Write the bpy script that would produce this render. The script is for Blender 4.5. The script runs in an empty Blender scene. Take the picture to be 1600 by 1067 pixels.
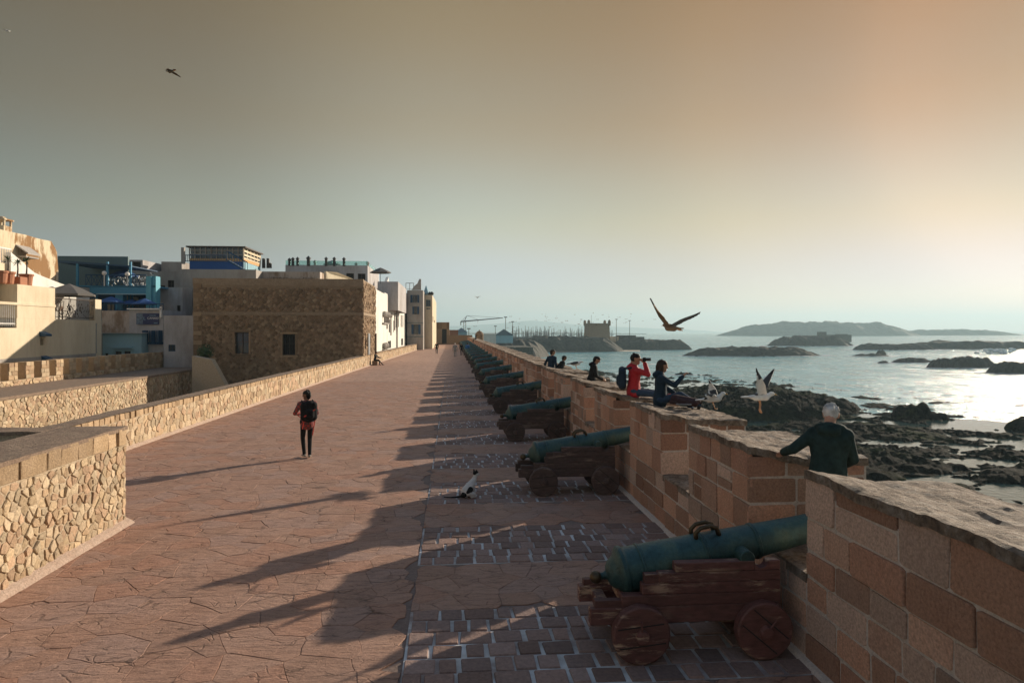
import bpy, math, random
import numpy as np
from mathutils import Vector, Matrix

# ------------------------------------------------------------------ camera, sky, sun, exposure
S = bpy.context.scene
COL = S.collection
R = math.radians
CAMZ = 3.3
YAW = R(4.92)
cam_d = bpy.data.cameras.new('camera')
cam = bpy.data.objects.new('camera', cam_d)
COL.objects.link(cam)
cam.location = (0, 0, CAMZ)
cam.rotation_euler = (R(90), 0, -YAW)
cam_d.sensor_width = 36.0
cam_d.lens = 1080 / 1600 * 36.0
cam_d.shift_y = -16.5 / 1600
cam_d.clip_start = 0.1
cam_d.clip_end = 30000
S.camera = cam

SUN_AZ = R(51.0)       # from +Y towards +X
SUN_EL = R(16.6)
sun_dir = Vector((math.sin(SUN_AZ) * math.cos(SUN_EL), math.cos(SUN_AZ) * math.cos(SUN_EL), math.sin(SUN_EL)))
sun_d = bpy.data.lights.new('sun', 'SUN')
sun_d.energy = 4.9
sun_d.angle = R(0.5)
sun_d.color = (1.0, 0.86, 0.68)
sun = bpy.data.objects.new('sun', sun_d)
COL.objects.link(sun)
sun.rotation_euler = (-sun_dir).to_track_quat('-Z', 'Y').to_euler()
sun.location = (40, 25, 60)

W = bpy.data.worlds.new("World")
S.world = W
W.use_nodes = True
wn = W.node_tree
wn.nodes.clear()
w_out = wn.nodes.new('ShaderNodeOutputWorld')
w_bg = wn.nodes.new('ShaderNodeBackground')
w_sky = wn.nodes.new('ShaderNodeTexSky')
w_sky.sky_type = 'NISHITA'
w_sky.sun_disc = False
w_sky.sun_elevation = SUN_EL
w_sky.sun_rotation = SUN_AZ
w_sky.air_density = 1.0
w_sky.dust_density = 0.5
w_sky.ozone_density = 1.0
w_tc = wn.nodes.new('ShaderNodeTexCoord')
w_sep = wn.nodes.new('ShaderNodeSeparateXYZ')
wn.links.new(w_tc.outputs['Generated'], w_sep.inputs[0])
def sky_ramp(fac, stops):
    r = wn.nodes.new('ShaderNodeValToRGB')
    r.color_ramp.interpolation = 'EASE'
    e = r.color_ramp.elements
    while len(e) < len(stops):
        e.new(0.5)
    for q, (p, c) in zip(e, stops):
        q.position = p
        q.color = (*c, 1)
    wn.links.new(fac, r.inputs['Fac'])
    return r.outputs[0]
# evening colour by height above the horizon ...
tint_z = sky_ramp(w_sep.outputs['Z'], [(0.0, (0.36, 0.295, 0.53)), (0.05, (0.43, 0.395, 0.52)), (0.16, (0.59, 0.44, 0.305)), (0.30, (0.66, 0.355, 0.163)), (0.43, (0.72, 0.33, 0.107)), (0.58, (0.95, 0.80, 0.65)), (0.75, (1.0, 1.0, 1.0))])
# ... and by angle from the sun
w_dot = wn.nodes.new('ShaderNodeVectorMath'); w_dot.operation = 'DOT_PRODUCT'
wn.links.new(w_tc.outputs['Generated'], w_dot.inputs[0])
w_dot.inputs[1].default_value = tuple(sun_dir)
w_map = wn.nodes.new('ShaderNodeMapRange')
w_map.inputs['From Min'].default_value = -1.0
wn.links.new(w_dot.outputs['Value'], w_map.inputs['Value'])
tint_c = sky_ramp(w_map.outputs[0], [(0.0, (1.0, 1.0, 1.0)), (.30, (.95, .95, .97)), (.54, (.63, .62, .61)), (.68, (.74, .68, .62)), (.81, (1.0, .99, .99)), (.93, (.77, .69, .61)), (.975, (.56, .55, .59)), (1.0, (.25, .31, .40))])
def w_mult(a, b):
    m = wn.nodes.new('ShaderNodeMix')
    m.data_type = 'RGBA'
    m.blend_type = 'MULTIPLY'
    m.inputs['Factor'].default_value = 1.0
    wn.links.new(a, m.inputs['A'])
    wn.links.new(b, m.inputs['B'])
    return m.outputs['Result']
wn.links.new(w_mult(w_mult(w_sky.outputs[0], tint_z), tint_c), w_bg.inputs['Color'])
w_bg.inputs['Strength'].default_value = 0.15
wn.links.new(w_bg.outputs[0], w_out.inputs['Surface'])

S.view_settings.view_transform = 'Standard'
S.view_settings.look = 'None'
S.view_settings.gamma = 1.0
S.view_settings.use_curve_mapping = False
S.view_settings.exposure = 0.56
S.cycles.max_bounces = 6
S.cycles.diffuse_bounces = 3
S.cycles.glossy_bounces = 3
S.cycles.transparent_max_bounces = 8
S.cycles.use_denoising = True
HAZE_DENSITY = 2.1e-4
SEA_Z = -11.0
RNG = random.Random(7)

# ------------------------------------------------------------------ mesh building helpers
def V3(*a):
    return np.array(a, float)

def nrm(v):
    v = np.asarray(v, float)
    return v / (np.linalg.norm(v) + 1e-12)

class MB:
    def __init__(self):
        self.v = []
        self.f = []
        self.m = []
        self.cur = 0
    def add(self, verts, faces):
        o = len(self.v)
        self.v.extend([tuple(map(float, p)) for p in verts])
        self.f.extend([tuple(i + o for i in f) for f in faces])
        self.m.extend([self.cur] * len(faces))
        return self
    def quad(self, a, b, c, d):
        return self.add([a, b, c, d], [(0, 1, 2, 3)])
    def box(self, x0, x1, y0, y1, z0, z1):
        return self.add([(x0, y0, z0), (x1, y0, z0), (x1, y1, z0), (x0, y1, z0), (x0, y0, z1), (x1, y0, z1), (x1, y1, z1), (x0, y1, z1)],
                        [(0, 3, 2, 1), (4, 5, 6, 7), (0, 1, 5, 4), (1, 2, 6, 5), (2, 3, 7, 6), (3, 0, 4, 7)])
    def obox(self, c, ax, ay, az):
        """box from centre and three half-axis vectors"""
        c, ax, ay, az = map(lambda q: np.asarray(q, float), (c, ax, ay, az))
        P = [c - ax - ay - az, c + ax - ay - az, c + ax + ay - az, c - ax + ay - az, c - ax - ay + az, c + ax - ay + az, c + ax + ay + az, c - ax + ay + az]
        return self.add(P, [(0, 3, 2, 1), (4, 5, 6, 7), (0, 1, 5, 4), (1, 2, 6, 5), (2, 3, 7, 6), (3, 0, 4, 7)])
    def bbox(self, x0, x1, y0, y1, z0, z1, b=0.01):
        """box with chamfered edges"""
        xs, ys, zs = (x0, x1), (y0, y1), (z0, z1)
        V = []
        idx = {}
        for i in (0, 1):
            for j in (0, 1):
                for k in (0, 1):
                    sx, sy, sz = 1 - 2 * i, 1 - 2 * j, 1 - 2 * k
                    c = (xs[i], ys[j], zs[k])
                    for a in range(3):
                        p = [c[0] + sx * b, c[1] + sy * b, c[2] + sz * b]
                        p[a] = c[a]
                        idx[i, j, k, a] = len(V)
                        V.append(p)
        F = []
        for i in (0, 1):
            q = [idx[i, 0, 0, 0], idx[i, 1, 0, 0], idx[i, 1, 1, 0], idx[i, 0, 1, 0]]
            F.append(q if i else q[::-1])
            q = [idx[0, i, 0, 1], idx[0, i, 1, 1], idx[1, i, 1, 1], idx[1, i, 0, 1]]
            F.append(q if i else q[::-1])
            q = [idx[0, 0, i, 2], idx[1, 0, i, 2], idx[1, 1, i, 2], idx[0, 1, i, 2]]
            F.append(q if i else q[::-1])
        for a in (0, 1):
            for c in (0, 1):
                F.append((idx[a, c, 0, 0], idx[a, c, 1, 0], idx[a, c, 1, 1], idx[a, c, 0, 1]))
                F.append((idx[a, 0, c, 0], idx[a, 1, c, 0], idx[a, 1, c, 2], idx[a, 0, c, 2]))
                F.append((idx[0, a, c, 1], idx[1, a, c, 1], idx[1, a, c, 2], idx[0, a, c, 2]))
        for i in (0, 1):
            for j in (0, 1):
                for k in (0, 1):
                    F.append((idx[i, j, k, 0], idx[i, j, k, 1], idx[i, j, k, 2]))
        return self.add(V, F)
    def prism(self, poly, z0, z1):
        n = len(poly)
        P = [(x, y, z0) for x, y in poly] + [(x, y, z1) for x, y in poly]
        F = [tuple(range(n))[::-1], tuple(range(n, 2 * n))] + [(i, (i + 1) % n, (i + 1) % n + n, i + n) for i in range(n)]
        return self.add(P, F)
    def extrude(self, pts3, vec):
        n = len(pts3)
        vec = np.asarray(vec, float)
        P = [np.asarray(p, float) for p in pts3] + [np.asarray(p, float) + vec for p in pts3]
        F = [tuple(range(n))[::-1], tuple(range(n, 2 * n))] + [(i, (i + 1) % n, (i + 1) % n + n, i + n) for i in range(n)]
        return self.add(P, F)
    def tube(self, p0, p1, r0, r1=None, n=8, caps=True):
        r1 = r0 if r1 is None else r1
        p0, p1 = np.asarray(p0, float), np.asarray(p1, float)
        d = nrm(p1 - p0)
        a = nrm(np.cross(d, (0, 0, 1) if abs(d[2]) < .9 else (1, 0, 0)))
        b = np.cross(d, a)
        P = []
        for p, r in ((p0, r0), (p1, r1)):
            for i in range(n):
                t = 2 * math.pi * i / n
                P.append(p + r * (math.cos(t) * a + math.sin(t) * b))
        F = [(i, (i + 1) % n, (i + 1) % n + n, i + n) for i in range(n)]
        if caps:
            F += [tuple(range(n))[::-1], tuple(range(n, 2 * n))]
        return self.add(P, F)
    def path(self, pts, r, n=8):
        """round bar through points"""
        pts = [np.asarray(p, float) for p in pts]
        P = []
        for k, p in enumerate(pts):
            d = nrm((pts[min(k + 1, len(pts) - 1)] - pts[max(k - 1, 0)]))
            a = nrm(np.cross(d, (0.13, 0.97, 0.2)))
            b = np.cross(d, a)
            rr = r[k] if isinstance(r, (list, tuple)) else r
            for i in range(n):
                t = 2 * math.pi * i / n
                P.append(p + rr * (math.cos(t) * a + math.sin(t) * b))
        F = []
        for k in range(len(pts) - 1):
            F += [(k * n + i, k * n + (i + 1) % n, (k + 1) * n + (i + 1) % n, (k + 1) * n + i) for i in range(n)]
        F += [tuple(range(n))[::-1], tuple(range((len(pts) - 1) * n, len(pts) * n))]
        return self.add(P, F)
    def lathe(self, prof, o, d, n=24):
        """prof: list of (s, r) along direction d from o"""
        o, d = np.asarray(o, float), nrm(d)
        a = nrm(np.cross(d, (0, 0, 1) if abs(d[2]) < .9 else (1, 0, 0)))
        b = np.cross(d, a)
        P = []
        for s, r in prof:
            for i in range(n):
                t = 2 * math.pi * i / n
                P.append(o + d * s + max(r, 1e-4) * (math.cos(t) * a + math.sin(t) * b))
        F = []
        for k in range(len(prof) - 1):
            F += [(k * n + i, k * n + (i + 1) % n, (k + 1) * n + (i + 1) % n, (k + 1) * n + i) for i in range(n)]
        F += [tuple(range(n))[::-1], tuple(range((len(prof) - 1) * n, len(prof) * n))]
        return self.add(P, F)
    def ball(self, c, r, n=10, sc=(1, 1, 1)):
        P, F = [], []
        m = max(4, n // 2)
        for j in range(m + 1):
            ph = math.pi * j / m
            for i in range(n):
                t = 2 * math.pi * i / n
                P.append((c[0] + sc[0] * r * math.sin(ph) * math.cos(t), c[1] + sc[1] * r * math.sin(ph) * math.sin(t), c[2] + sc[2] * r * math.cos(ph)))
        for j in range(m):
            F += [(j * n + i, (j + 1) * n + i, (j + 1) * n + (i + 1) % n, j * n + (i + 1) % n) for i in range(n)]
        return self.add(P, F)
    def grid(self, Pf, nu, nv):
        """Pf(i,j)->xyz for (nu+1)x(nv+1)"""
        P = [Pf(i, j) for j in range(nv + 1) for i in range(nu + 1)]
        F = [(j * (nu + 1) + i, j * (nu + 1) + i + 1, (j + 1) * (nu + 1) + i + 1, (j + 1) * (nu + 1) + i) for j in range(nv) for i in range(nu)]
        return self.add(P, F)
    def build(self, name, mats, parent=None, smooth=False, kind=None, world=True):
        off = origin_of(parent) if (parent is not None and world) else V3(0, 0, 0)
        me = bpy.data.meshes.new(name)
        vs = (np.array(self.v, float) - off) if len(self.v) else np.zeros((0, 3))
        me.from_pydata(vs.tolist(), [], self.f)
        if not isinstance(mats, (list, tuple)):
            mats = [mats]
        for m in mats:
            me.materials.append(m)
        if len(mats) > 1:
            me.polygons.foreach_set('material_index', self.m)
        if smooth:
            me.polygons.foreach_set('use_smooth', [True] * len(me.polygons))
        me.update()
        o = bpy.data.objects.new(name, me)
        COL.objects.link(o)
        if parent is not None:
            o.parent = parent
        if kind:
            o['kind'] = kind
        return o

def origin_of(o):
    v = V3(0, 0, 0)
    while o is not None:
        v = v + np.array(o.location)
        o = o.parent
    return v

def tag(o, label=None, cat=None, group=None, kind=None):
    if label: o['label'] = label
    if cat: o['category'] = cat
    if group: o['group'] = group
    if kind: o['kind'] = kind
    return o

def thing(name, label, cat, loc=(0, 0, 0), group=None):
    o = bpy.data.objects.new(name, None)
    o.empty_display_size = 0.2
    COL.objects.link(o)
    o.location = loc
    return tag(o, label, cat, group)

def single(o, label, cat, group=None):
    """a one-mesh thing: move its origin to its base"""
    me = o.data
    n = len(me.vertices)
    a = np.empty(n * 3)
    me.vertices.foreach_get('co', a)
    a = a.reshape(-1, 3)
    c = (a.min(0) + a.max(0)) / 2
    c[2] = a[:, 2].min()
    a -= c
    me.vertices.foreach_set('co', a.ravel())
    me.update()
    o.location = c
    return tag(o, label, cat, group)

def children_map():
    d = {}
    for o in COL.objects:
        if o.parent: d.setdefault(o.parent.name, []).append(o)
    return d

def copy_tree(o, cmap, parent=None):
    c = o.copy()
    COL.objects.link(c)
    c.parent = parent
    for ch in cmap.get(o.name, []):
        copy_tree(ch, cmap, c)
    return c

def piece(name, me, parent, loc, rotz=0, scale=(1, 1, 1), rot=None):
    o = bpy.data.objects.new(name, me)
    COL.objects.link(o)
    o.parent = parent
    o.location = np.asarray(loc, float) - origin_of(parent)
    o.rotation_euler = rot if rot else (0, 0, rotz)
    o.scale = scale
    return o

# photograph pixels (1600 wide) -> metres on a chosen plane, used to size the far buildings
CY, SY = math.cos(YAW), math.sin(YAW)
def SX(px, Y):
    u = (px - 800) / 1080
    return Y * (CY * u + SY) / (CY - SY * u)
def SZ(px, py, Y):
    u = (px - 800) / 1080
    return CAMZ - (py - 517) / 1080 * Y / (CY - SY * u)
def EY(px, X):
    u = (px - 800) / 1080
    return (CY - SY * u) * X / (CY * u + SY)
def EZ(px, py, X):
    u = (px - 800) / 1080
    return CAMZ - (py - 517) / 1080 * X / (CY * u + SY)

# ------------------------------------------------------------------ numpy noise
def _hash(ix, iy, seed):
    h = (ix.astype(np.int64) * 374761393 + iy.astype(np.int64) * 668265263 + seed * 1442695041) & 0x7fffffff
    h = ((h ^ (h >> 13)) * 1274126177) & 0x7fffffff
    return ((h ^ (h >> 16)) & 0xffff) / 65535.0
def vnoise(x, y, seed=0):
    x = np.asarray(x, float); y = np.asarray(y, float)
    ix, iy = np.floor(x), np.floor(y)
    fx, fy = x - ix, y - iy
    fx = fx * fx * (3 - 2 * fx); fy = fy * fy * (3 - 2 * fy)
    a = _hash(ix, iy, seed); b = _hash(ix + 1, iy, seed); c = _hash(ix, iy + 1, seed); d = _hash(ix + 1, iy + 1, seed)
    return (a * (1 - fx) + b * fx) * (1 - fy) + (c * (1 - fx) + d * fx) * fy
def fbm(x, y, oct=4, seed=0, gain=.5):
    s, a, t = 0, 1, 0
    for k in range(oct):
        s = s + a * vnoise(x * 2 ** k + 17.3 * k, y * 2 ** k - 9.1 * k, seed + k)
        t += a
        a *= gain
    return s / t

# ------------------------------------------------------------------ materials
def mat_base(name):
    m = bpy.data.materials.new(name)
    m.use_nodes = True
    nt = m.node_tree
    b = nt.nodes['Principled BSDF']
    return m, nt, b

def nd(nt, typ, **kw):
    n = nt.nodes.new(typ)
    for k, v in kw.items():
        if k in n.inputs:
            n.inputs[k].default_value = v
        else:
            setattr(n, k, v)
    return n

def ramp(nt, fac, stops, interp='LINEAR'):
    r = nt.nodes.new('ShaderNodeValToRGB')
    r.color_ramp.interpolation = interp
    e = r.color_ramp.elements
    while len(e) < len(stops):
        e.new(.5)
    for q, (p, c) in zip(e, stops):
        q.position = p
        q.color = (*c, 1) if len(c) == 3 else c
    nt.links.new(fac, r.inputs['Fac'])
    return r.outputs['Color']

def mixc(nt, a, b, fac, blend='MIX'):
    m = nt.nodes.new('ShaderNodeMix')
    m.data_type = 'RGBA'
    m.blend_type = blend
    for s, v in ((m.inputs['A'], a), (m.inputs['B'], b)):
        if isinstance(v, tuple):
            s.default_value = (*v, 1)
        else:
            nt.links.new(v, s)
    if isinstance(fac, (int, float)):
        m.inputs['Factor'].default_value = fac
    else:
        nt.links.new(fac, m.inputs['Factor'])
    return m.outputs['Result']

def noise(nt, scale, detail=5, rough=.6, vec=None, stretch=None):
    if vec is None:
        vec = nt.nodes.new('ShaderNodeNewGeometry').outputs['Position']
    if stretch:
        mp = nt.nodes.new('ShaderNodeMapping')
        mp.inputs['Scale'].default_value = stretch
        nt.links.new(vec, mp.inputs['Vector'])
        vec = mp.outputs['Vector']
    n = nt.nodes.new('ShaderNodeTexNoise')
    n.inputs['Scale'].default_value = scale
    n.inputs['Detail'].default_value = detail
    n.inputs['Roughness'].default_value = rough
    nt.links.new(vec, n.inputs['Vector'])
    return n.outputs['Fac']

def piece_random(nt):
    """a random number for each piece: per object and per loose island"""
    oi = nt.nodes.new('ShaderNodeObjectInfo')
    g = nt.nodes.new('ShaderNodeNewGeometry')
    a = nt.nodes.new('ShaderNodeMath'); a.operation = 'ADD'
    nt.links.new(oi.outputs['Random'], a.inputs[0])
    nt.links.new(g.outputs['Random Per Island'], a.inputs[1])
    f = nt.nodes.new('ShaderNodeMath'); f.operation = 'FRACT'
    nt.links.new(a.outputs[0], f.inputs[0])
    return f.outputs[0]

def bump(nt, b, hs, dist=.01, strength=1.0):
    """hs: list of (socket, weight)"""
    acc = None
    for s, w in hs:
        mu = nt.nodes.new('ShaderNodeMath'); mu.operation = 'MULTIPLY'
        nt.links.new(s, mu.inputs[0]); mu.inputs[1].default_value = w
        if acc is None:
            acc = mu.outputs[0]
        else:
            ad = nt.nodes.new('ShaderNodeMath'); ad.operation = 'ADD'
            nt.links.new(acc, ad.inputs[0]); nt.links.new(mu.outputs[0], ad.inputs[1])
            acc = ad.outputs[0]
    bp = nt.nodes.new('ShaderNodeBump')
    bp.inputs['Distance'].default_value = dist
    bp.inputs['Strength'].default_value = strength
    nt.links.new(acc, bp.inputs['Height'])
    nt.links.new(bp.outputs['Normal'], b.inputs['Normal'])

def stone(name, cols, scale=2.5, rough=.9, bdist=.02, bscale=25, var=.3, tints=None, speck=.35, spec=.3, stretch=None):
    """cols: 2-3 base colours met along a broad noise; tints: colours picked per piece"""
    m, nt, b = mat_base(name)
    n1 = noise(nt, scale, 6, .62, stretch=stretch)
    k = len(cols)
    c = ramp(nt, n1, [(.3 + .4 * i / max(1, k - 1), cols[i]) for i in range(k)])
    pr = piece_random(nt)
    if tints:
        t = ramp(nt, pr, [(i / len(tints), tints[i]) for i in range(len(tints))], 'CONSTANT')
        c = mixc(nt, c, t, .65)
    if var:
        wn_ = nt.nodes.new('ShaderNodeTexWhiteNoise'); wn_.noise_dimensions = '1D'
        nt.links.new(pr, wn_.inputs['W'])
        v = ramp(nt, wn_.outputs['Value'], [(0, (1 - var,) * 3), (1, (1 + var * .6,) * 3)])
        c = mixc(nt, c, v, 1.0, 'MULTIPLY')
    n2 = noise(nt, bscale, 8, .7)
    if speck:
        v2 = ramp(nt, n2, [(.3, (1 - speck,) * 3), (.7, (1 + speck * .4,) * 3)])
        c = mixc(nt, c, v2, 1.0, 'MULTIPLY')
    nt.links.new(c, b.inputs['Base Color'])
    b.inputs['Roughness'].default_value = rough
    b.inputs['Specular IOR Level'].default_value = spec
    if bdist:
        bump(nt, b, [(n2, 1.0), (n1, .6)], bdist, 1.0)
    return m

def plain(name, col, rough=.6, metal=0.0, spec=.4, var=.12, scale=9):
    m, nt, b = mat_base(name)
    n1 = noise(nt, scale, 5, .6)
    c = ramp(nt, n1, [(.3, tuple(x * (1 - var) for x in col)), (.7, tuple(min(1, x * (1 + var)) for x in col))])
    nt.links.new(c, b.inputs['Base Color'])
    b.inputs['Roughness'].default_value = rough
    b.inputs['Metallic'].default_value = metal
    b.inputs['Specular IOR Level'].default_value = spec
    return m

def plaster(name, col, dirt, stain=.45, scale=.5, sharp=.2):
    """painted wall with weathering: runs and patches"""
    m, nt, b = mat_base(name)
    n1 = noise(nt, scale, 7, .65, stretch=(1, 1, .45))
    n2 = noise(nt, scale * 5, 6, .7, stretch=(2.5, 2.5, .35))
    n3 = noise(nt, 14, 6, .7)
    f = ramp(nt, n1, [(.52 - sharp / 2, (0, 0, 0)), (.52 + sharp / 2, (stain,) * 3)])
    c = mixc(nt, col, dirt, f)
    f2 = ramp(nt, n2, [(.5, (0, 0, 0)), (.75, (stain * .6,) * 3)])
    c = mixc(nt, c, tuple(x * .75 for x in dirt), f2)
    v = ramp(nt, n3, [(.3, (.9,) * 3), (.7, (1.04,) * 3)])
    c = mixc(nt, c, v, 1.0, 'MULTIPLY')
    nt.links.new(c, b.inputs['Base Color'])
    b.inputs['Roughness'].default_value = .92
    b.inputs['Specular IOR Level'].default_value = .2
    bump(nt, b, [(n3, 1.0), (n1, 1.5)], .02, .8)
    return m

M = {}
def flag_mat(name, cols, tints, cracks=True):
    m, nt, b = mat_base(name)
    g = nt.nodes.new('ShaderNodeNewGeometry').outputs['Position']
    nw_ = nt.nodes.new('ShaderNodeTexNoise'); nw_.inputs['Scale'].default_value = 2.2; nw_.inputs['Detail'].default_value = 4
    nt.links.new(g, nw_.inputs['Vector'])
    va = nt.nodes.new('ShaderNodeVectorMath'); va.operation = 'MULTIPLY_ADD'
    nt.links.new(nw_.outputs['Color'], va.inputs[0]); va.inputs[1].default_value = (.5, .35, 0)
    nt.links.new(g, va.inputs[2])
    n1 = noise(nt, 1.5, 7, .65)
    c = ramp(nt, n1, [(.3, cols[0]), (.5, cols[1]), (.7, cols[2])])
    pr = piece_random(nt)
    t = ramp(nt, pr, [(i / len(tints), tints[i]) for i in range(len(tints))], 'CONSTANT')
    c = mixc(nt, c, t, .5)
    # slaty layers: streaks across the stone
    n2 = noise(nt, 5, 8, .72, stretch=(.8, 2.6, 1))
    n3 = noise(nt, 30, 6, .7)
    c = mixc(nt, c, ramp(nt, n2, [(.32, (.62,) * 3), (.5, (1,) * 3), (.7, (1.12,) * 3)]), 1.0, 'MULTIPLY')
    c = mixc(nt, c, ramp(nt, n3, [(.3, (.8,) * 3), (.7, (1.12,) * 3)]), 1.0, 'MULTIPLY')
    hs = [(n2, 1.0), (n3, .25), (n1, .8)]
    for sc, w, lim in ((1.9, .012, .52), (4.5, .02, .50)):
        vo = nt.nodes.new('ShaderNodeTexVoronoi'); vo.feature = 'DISTANCE_TO_EDGE'; vo.inputs['Scale'].default_value = sc
        mp = nt.nodes.new('ShaderNodeMapping'); mp.inputs['Scale'].default_value = (.75, 1.35, 1)
        nt.links.new(va.outputs[0], mp.inputs['Vector']); nt.links.new(mp.outputs[0], vo.inputs['Vector'])
        line = ramp(nt, vo.outputs['Distance'], [(0, (.5,) * 3), (w, (.68,) * 3), (w * 2.2, (1,) * 3)])
        msk = ramp(nt, noise(nt, 1.1 + sc * .2, 4, .6), [(lim, (0, 0, 0)), (lim + .10, (1,) * 3)])
        ln = mixc(nt, (1.0, 1.0, 1.0), line, msk)
        c = mixc(nt, c, ln, 1.0, 'MULTIPLY')
        hs.append((ln, .5))
    nt.links.new(c, b.inputs['Base Color'])
    b.inputs['Roughness'].default_value = .78
    b.inputs['Specular IOR Level'].default_value = .3
    bump(nt, b, hs, .035, 1.0)
    return m
M['flag'] = flag_mat('flagstone_red', [(.32, .175, .12), (.41, .245, .175), (.36, .23, .18)], [(.39, .225, .16), (.43, .26, .19), (.33, .195, .14), (.38, .25, .205), (.41, .21, .14)])
M['joint'] = stone('paving_joint', [(.20, .14, .115), (.26, .19, .16)], scale=6, var=0, bdist=.01)
def _far_paving():
    m, nt, b = mat_base('paving_distance')
    g = nt.nodes.new('ShaderNodeNewGeometry').outputs['Position']
    vo = nt.nodes.new('ShaderNodeTexVoronoi'); vo.feature = 'DISTANCE_TO_EDGE'; vo.inputs['Scale'].default_value = 1.7
    nt.links.new(g, vo.inputs['Vector'])
    vc = nt.nodes.new('ShaderNodeTexVoronoi'); vc.inputs['Scale'].default_value = 1.7
    nt.links.new(g, vc.inputs['Vector'])
    sp = nt.nodes.new('ShaderNodeSeparateColor')
    nt.links.new(vc.outputs['Color'], sp.inputs[0])
    c = ramp(nt, sp.outputs[0], [(0, (.33, .19, .135)), (.5, (.42, .25, .18)), (1, (.37, .225, .165))])
    e = ramp(nt, vo.outputs['Distance'], [(0, (.55,) * 3), (.06, (1,) * 3)])
    c = mixc(nt, c, e, 1.0, 'MULTIPLY')
    nt.links.new(c, b.inputs['Base Color'])
    b.inputs['Roughness'].default_value = .85
    bump(nt, b, [(noise(nt, 12), 1.0)], .03)
    return m
M['paving_far'] = _far_paving()
M['strip_brick'] = stone('strip_brick', [(.25, .17, .145), (.31, .215, .185)], scale=4, bscale=22, bdist=.015, var=.3,
                         tints=[(.29, .19, .155), (.25, .17, .145), (.33, .225, .19), (.30, .185, .145)])
def _mortar():
    m, nt, b = mat_base('chalky_mortar')
    n = noise(nt, 1.3, 5, .6)
    c = ramp(nt, n, [(.38, (.26, .20, .18)), (.48, (.40, .37, .35)), (.62, (.64, .63, .62))])
    nt.links.new(c, b.inputs['Base Color'])
    b.inputs['Roughness'].default_value = .95
    bump(nt, b, [(noise(nt, 40), 1.0)], .01)
    return m
M['mortar'] = _mortar()
M['block'] = stone('sandstone_block', [(.52, .28, .18), (.60, .37, .26), (.46, .25, .17)], scale=3.2, bscale=38, bdist=.025, var=.42, speck=.45,
                   tints=[(.56, .29, .185), (.58, .35, .25), (.43, .205, .13), (.60, .43, .34), (.52, .27, .17), (.56, .31, .205)], stretch=(1, 1, .6))
M['wall_mortar'] = stone('wall_mortar', [(.60, .49, .42), (.70, .60, .52)], scale=9, bscale=45, bdist=.02, var=0)
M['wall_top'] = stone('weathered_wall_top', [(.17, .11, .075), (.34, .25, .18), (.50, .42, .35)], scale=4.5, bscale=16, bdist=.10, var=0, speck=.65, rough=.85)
M['rubble'] = stone('rubble_stone', [(.46, .32, .19), (.58, .45, .30), (.44, .30, .185)], scale=5, bscale=24, bdist=.018, var=.30, speck=.42,
                    tints=[(.54, .40, .25), (.60, .48, .33), (.46, .31, .19), (.50, .32, .21), (.58, .45, .31)])
M['rubble_mortar'] = stone('rubble_mortar', [(.48, .37, .25), (.60, .49, .36)], scale=8, bscale=30, bdist=.03, var=0)
M['coping'] = stone('coping_block', [(.45, .31, .18), (.54, .39, .25)], scale=4, bscale=35, bdist=.02, var=.25, speck=.45)
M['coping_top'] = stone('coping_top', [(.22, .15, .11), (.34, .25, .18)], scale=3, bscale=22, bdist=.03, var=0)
M['fillet'] = stone('mortar_fillet', [(.48, .34, .26), (.58, .44, .35)], scale=6, bscale=30, bdist=.02, var=0)
M['brown_wall'] = stone('brown_building_stone', [(.27, .175, .10), (.36, .25, .155), (.30, .19, .11)], scale=.5, bscale=30, bdist=.03, var=.30, speck=.25,
                        tints=[(.28, .19, .115), (.42, .30, .19), (.22, .14, .08), (.36, .235, .145)])
M['brown_mortar'] = stone('brown_building_mortar', [(.32, .23, .15), (.39, .29, .20)], scale=1.5, bscale=10, bdist=.03, var=0)
M['white'] = plaster('white_plaster', (.80, .78, .73), (.50, .44, .36), .35, .35)
M['cream'] = plaster('cream_plaster', (.72, .62, .46), (.52, .40, .26), .5, .4)
M['greyw'] = plaster('grey_plaster', (.42, .39, .36), (.26, .22, .19), .7, .4)
M['lilacw'] = plaster('pale_grey_plaster', (.52, .50, .50), (.32, .28, .26), .7, .45)
M['peel'] = plaster('peeling_plaster', (.70, .58, .41), (.30, .17, .08), 1.0, .38, .05)
M['peel_grey'] = plaster('peeling_grey_plaster', (.52, .44, .38), (.26, .18, .12), .9, .5, .08)
M['ltblue'] = plaster('light_blue_paint', (.30, .48, .56), (.28, .38, .42), .35, .5)
M['blue'] = plain('cafe_blue', (.045, .23, .38), .6)
M['blue2'] = plain('turquoise_blue', (.10, .36, .46), .6)
M['dblue'] = plain('dark_blue', (.02, .07, .14), .6)
M['pblue'] = plain('pavilion_blue', (.02, .10, .33), .6)
M['wood_dark'] = plain('dark_wood', (.07, .05, .04), .7)
M['shade'] = plain('dark_interior', (.025, .022, .02), .9)
M['glass'] = plain('window_glass', (.05, .07, .08), .08, 0, .6)
M['teal'] = plain('teal_frame', (.10, .16, .17), .6)
M['whitep'] = plain('white_paint', (.78, .76, .72), .5)
M['orange'] = plain('ochre_band', (.55, .33, .14), .8)
M['terracotta'] = plain('terracotta', (.36, .15, .08), .8)
M['leaf'] = plain('leaf_green', (.05, .09, .03), .6)
M['canopy_grey'] = plain('grey_canvas', (.13, .12, .11), .8)
M['canopy_blue'] = plain('blue_canvas', (.03, .09, .26), .7)
M['steel'] = plain('grey_metal', (.25, .26, .27), .45, .6)
M['dkmetal'] = plain('dark_metal', (.05, .05, .05), .5, .3)
M['sand'] = stone('beach_sand', [(.44, .38, .29), (.52, .46, .36)], scale=.05, bscale=.6, bdist=.05, var=0)
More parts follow.
